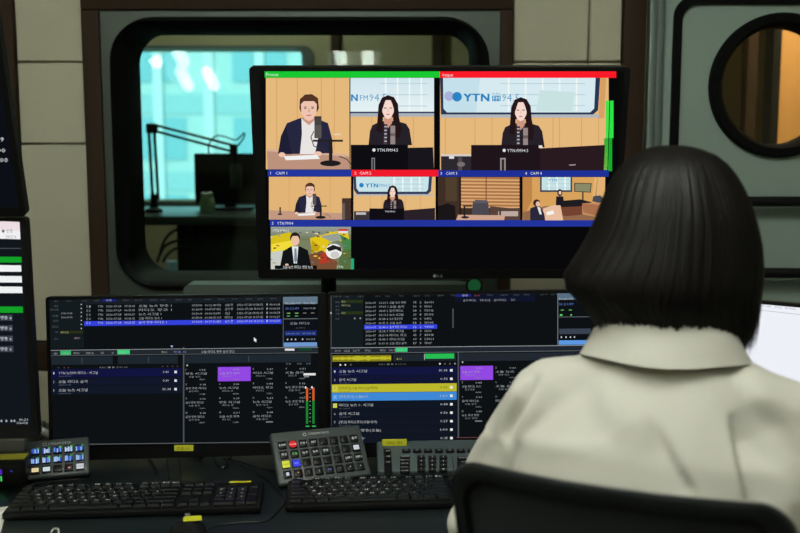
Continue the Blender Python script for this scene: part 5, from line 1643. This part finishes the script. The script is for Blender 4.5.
# ---- shirt
M_SHIRT = mat('beige_shirt_cotton', rgb(196, 194, 184), 0.88, noise_scale=4, noise_amt=.03, bump=.12, bump_scale=700)
M_SHIRT.node_tree.nodes['Principled BSDF'].inputs['Sheen Weight'].default_value = .15
b = MB()
ell_loft(b, [(.505, .195, .142, 0), (.58, .192, .142, 0), (.68, .178, .132, -.004), (.78, .178, .130, -.010), (.88, .188, .130, -.014), (.95, .186, .126, -.016), (.99, .176, .116, -.015), (1.02, .152, .102, -.012), (1.05, .120, .092, -.006), (1.08, .094, .080, 0), (1.108, .070, .064, .004)], 36, 2.5)
for s_ in (-1, 1):
    chain(b, [(.045 * s_, -.012, 1.068), (.095 * s_, -.010, 1.044), SH[s_] + Vector((-.01 * s_, -.004, .004)), (EL[s_] + SH[s_]) / 2 + Vector((.010 * s_, -.006, 0)), EL[s_] + Vector((.006 * s_, -.008, 0)), WR[s_] * .75 + EL[s_] * .25, WR[s_] * .95 + EL[s_] * .05], [.046, .052, .058, .060, .058, .048, .043], 18)
def on_back(px, py):           # a point of the photograph on the upper back, in the person's own space
    o_ = PI_ @ CAM; d_ = PI_.to_3x3() @ ray(px, py); k_ = (-.115 - o_.y) / d_.y
    q_ = o_ + d_ * k_
    return q_.x, q_.z
FOLDS = [(on_back(*a), on_back(*c_), wd, dp) for a, c_, wd, dp in (   # creases: ends, half width, depth (negative = ridge)
    ((524, 392), (498, 450), .009, .015), ((510, 396), (486, 450), .010, -.009), ((503, 415), (484, 458), .007, .009), ((534, 396), (512, 446), .012, -.006),
    ((520, 452), (600, 446), .010, -.003), ((590, 400), (640, 428), .022, -.006), ((700, 380), (708, 450), .030, -.006),
    ((738, 428), (794, 478), .011, .007), ((745, 400), (790, 425), .014, -.008), ((560, 380), (600, 430), .020, .004))]
EDGES = [(on_back(*a), on_back(*c_), wd, dp) for a, c_, wd, dp in (   # one-sided steps: the cloth drops to the right of the line and recovers
    ((734, 422), (752, 500), .045, .015), ((700, 498), (664, 444), .040, .012), ((664, 444), (648, 492), -.02, .004))]
def shirt_shape(p, n):
    d = 0.0
    if p.y < .05:
        for (x0, z0), (x1, z1), wd, dp in FOLDS:
            vx, vz = x1 - x0, z1 - z0; l2 = vx * vx + vz * vz
            tc = min(max(((p.x - x0) * vx + (p.z - z0) * vz) / l2, 0), 1)
            ds = math.hypot(p.x - x0 - vx * tc, p.z - z0 - vz * tc)
            d -= dp * math.exp(-(ds / wd) ** 2) * math.sin(math.pi * (.12 + tc * .66))
        for (x0, z0), (x1, z1), wd, dp in EDGES:
            vx, vz = x1 - x0, z1 - z0; l = math.hypot(vx, vz)
            tt = ((p.x - x0) * vx + (p.z - z0) * vz) / (l * l)
            sd = ((p.x - x0) * -vz + (p.z - z0) * vx) / l
            if wd > 0 and -.3 < tt < 1.5:
                f = math.exp(-sd / wd) if sd > 0 else max(0, 1 + sd / .007)
                d -= dp * f * min(1, max(0, (tt + .05) * 3)) * min(1, max(0, (1.5 - tt) * 2))
    q = Vector((p.x * 7, p.y * 7, p.z * 4))
    d += .010 * noise.noise(q) + .004 * noise.noise(q * 2.7 + Vector((3, 1, 7)))
    # rumples along the sleeves
    if abs(p.x) > .2 and p.z < .98:
        d += .004 * math.sin(p.z * 95 + 4 * noise.noise(Vector((p.x * 9, p.y * 12, p.z * 6))) * 2)
    return d
shirt = remeshed(b, 'shirt', M_SHIRT, person, .0055, 10, shirt_shape)
# collar: stand and folded fall, open to the front
M_COLLAR = M_SHIRT
b = MB(); rows = []
prof = [(.0, 1.085, .064), (.0, 1.140, .062), (.003, 1.148, .065), (.010, 1.147, .072), (.018, 1.133, .082), (.029, 1.112, .091), (.034, 1.098, .098)]
N = 48
for dr, z, r0 in prof:
    ring = []
    for k in range(N + 1):
        a = R(-90 - 158 + 316 * k / N)      # back of the neck is -90 degrees
        back = .5 - .5 * math.sin(a)         # 1 at the back, 0 at the front
        zz = z - .050 * (1 - back) ** 1.7 + (.012 * (1 - back) * back * 2 if dr > .015 else 0)
        wob = .0018 * math.sin(a * 5 + z * 60)
        ring.append(Vector(((r0 + wob) * 1.10 * math.cos(a), .006 + (r0 + wob) * .98 * math.sin(a), zz)))
    rows.append(ring)
b.loft(rows, False, closed=False)
b.loft([[p + Vector((p.x, p.y, 0)).normalized() * -.0022 + Vector((0, 0, -.0012)) for p in r_] for r_ in rows], False, closed=False)
b.build('collar', M_COLLAR, person, sharp=False)

# ---- hair: shell shaped on the outline of the photograph at the head's own distance, with locks over it
M_HAIR = mat('black_hair', rgb(14, 12, 11), 0.5, spec=.25, noise_scale=40, noise_amt=.3, stretch=(8, 8, .6))
M_HAIR2 = mat('black_hair_locks', rgb(15, 13, 12), 0.5, spec=.2, noise_scale=30, noise_amt=.5)
HY = 1.275
lev = [(145.5, 664, 684), (148, 652, 698), (155, 641, 715), (163, 630.5, 725), (173, 621.5, 733), (184, 615, 739), (195, 610, 744), (208, 605.5, 749), (224, 600, 754), (241, 592, 757.5), (260, 581, 759.5), (279, 569.5, 760), (295, 570, 759), (310, 583, 757), (323, 596, 754), (337, 606, 751)]
NL, NA = len(lev), 56
def hair_pt(u, a, off=0.0):
    """u 0..1 from crown to hem, a = angle in degrees measured from the back (negative = left in the photo)"""
    f = u * (NL - 1); i = min(int(f), NL - 2); t_ = f - i
    y, xl, xr = [lev[i][k] * (1 - t_) + lev[i + 1][k] * t_ for k in range(3)]
    A_, B_ = V(xl, y, HY), V(xr, y, HY)
    cx, hw = (A_.x + B_.x) / 2, (B_.x - A_.x) / 2
    dep = hw * (1.06 if u < .5 else 1.06 - .30 * (u - .5) / .5)
    ca = math.cos(R(a)); sa = math.sin(R(a))
    zz = A_.z - (.012 * sa * max(0, u - .6) / .4) - .010 * max(0, u - .75) / .25 * ca
    dep_b = dep if ca > 0 else dep * .95
    return Vector((cx + (hw + off) * sa, HY + .012 - (dep_b + off) * ca, zz))
def wave(u, a): return (3.2 * math.sin(u * 11 + a * .045) + 2.0 * math.sin(u * 19 - a * .08)) * max(0, u - .35) / .65
def ripple(u, a):
    a2 = a - wave(u, a)
    return (.0016 * math.sin(a2 * .5 + 3 * math.sin(a2 * .13)) + .0014 * math.sin(a2 * .21 + u * 4)) * min(1, u * 2.5)
def face_open(u): return 180 if u < .33 else 180 - 58 * min(1, (u - .33) / .12)
b = MB(); rows = []
for j in range(40):
    u = j / 39; lim = face_open(u); row = []
    for k in range(NA + 1):
        a = -lim + 2 * lim * k / NA
        rip = ripple(u, a) + .002 * noise.noise(Vector((a * .09, u * 2.2, 3)))
        row.append(PI_ @ (hair_pt(u, a, rip - .004) + Vector((0, 0, .012 * noise.noise(Vector((a * .11, 5, 2))) * max(0, u - .8) / .2))))
    rows.append(row)
b.loft(rows, False, closed=False)
inner = [[PI_ @ hair_pt(j / 39, -face_open(j / 39) + 2 * face_open(j / 39) * k / NA, -.022) for k in range(NA + 1)] for j in range(40)]
b.loft(inner, False, closed=False)
b.loft([rows[-1], inner[-1]], False, closed=False)
for e in (0, -1): b.loft([[r_[e] for r_ in rows], [r_[e] for r_ in inner]], False, closed=False)
hair = b.build('hair', M_HAIR, person, sharp=False)
b = MB(); rh = random.Random(21)
for k in range(2200):
    a0 = rh.uniform(-128, 128); u0 = rh.choice((rh.uniform(.0, .10), rh.uniform(.02, .45))); u1 = rh.uniform(.90, 1.0) if rh.random() < .85 else rh.uniform(.7, .95)
    wd = rh.uniform(.0009, .0030); ph = rh.uniform(0, 6.28); amp = rh.uniform(0, 4.5); lift = rh.uniform(-.0035, .0025)
    if abs(a0) > 120 and u0 < .3: u0 = .3
    n_ = 13; Lp = []
    for i in range(n_):
        s_ = i / (n_ - 1); u = u0 + (u1 - u0) * s_
        a = a0 + amp * math.sin(ph + s_ * 5) * s_ + (2.5 * math.sin(ph) * s_ * s_) + wave(u, a0)
        tip = max(0, (u - .82) / .18)
        flip = (.010 if a0 < -55 else -.004) * tip * tip * math.sin(ph * 1.7) + .004 * tip * math.sin(ph * 3)
        rip = ripple(u, a)
        c_ = hair_pt(min(u, 1), a, rip + lift * (1 - .3 * s_) + flip)
        if u1 > .95 and s_ > .8: c_ = c_ + Vector((.006 * math.sin(ph * 2) * (s_ - .8) * 5, 0, -.009 * (s_ - .8) * 5 * (.5 + .5 * math.sin(ph * 5))))
        e = hair_pt(min(u, 1), a + 2, rip + lift + flip) - hair_pt(min(u, 1), a - 2, rip + lift + flip)
        e = e.normalized() if e.length > 1e-6 else Vector((1, 0, 0))
        out = Vector((math.sin(R(a)), -math.cos(R(a)), .2))
        w_ = wd * (min(1, .35 + s_ * 3) if s_ < .3 else 1) * (1 if s_ < .75 else max(.05, (1 - s_) / .25))
        Lp.append((PI_ @ (c_ - e * w_), PI_ @ (c_ + out * w_ * .55), PI_ @ (c_ + e * w_)))
    b.loft([list(p) for p in Lp], False, closed=False)
lk = b.build('hair_locks', M_HAIR2, hair, sharp=False); tag(lk, kind='stuff')
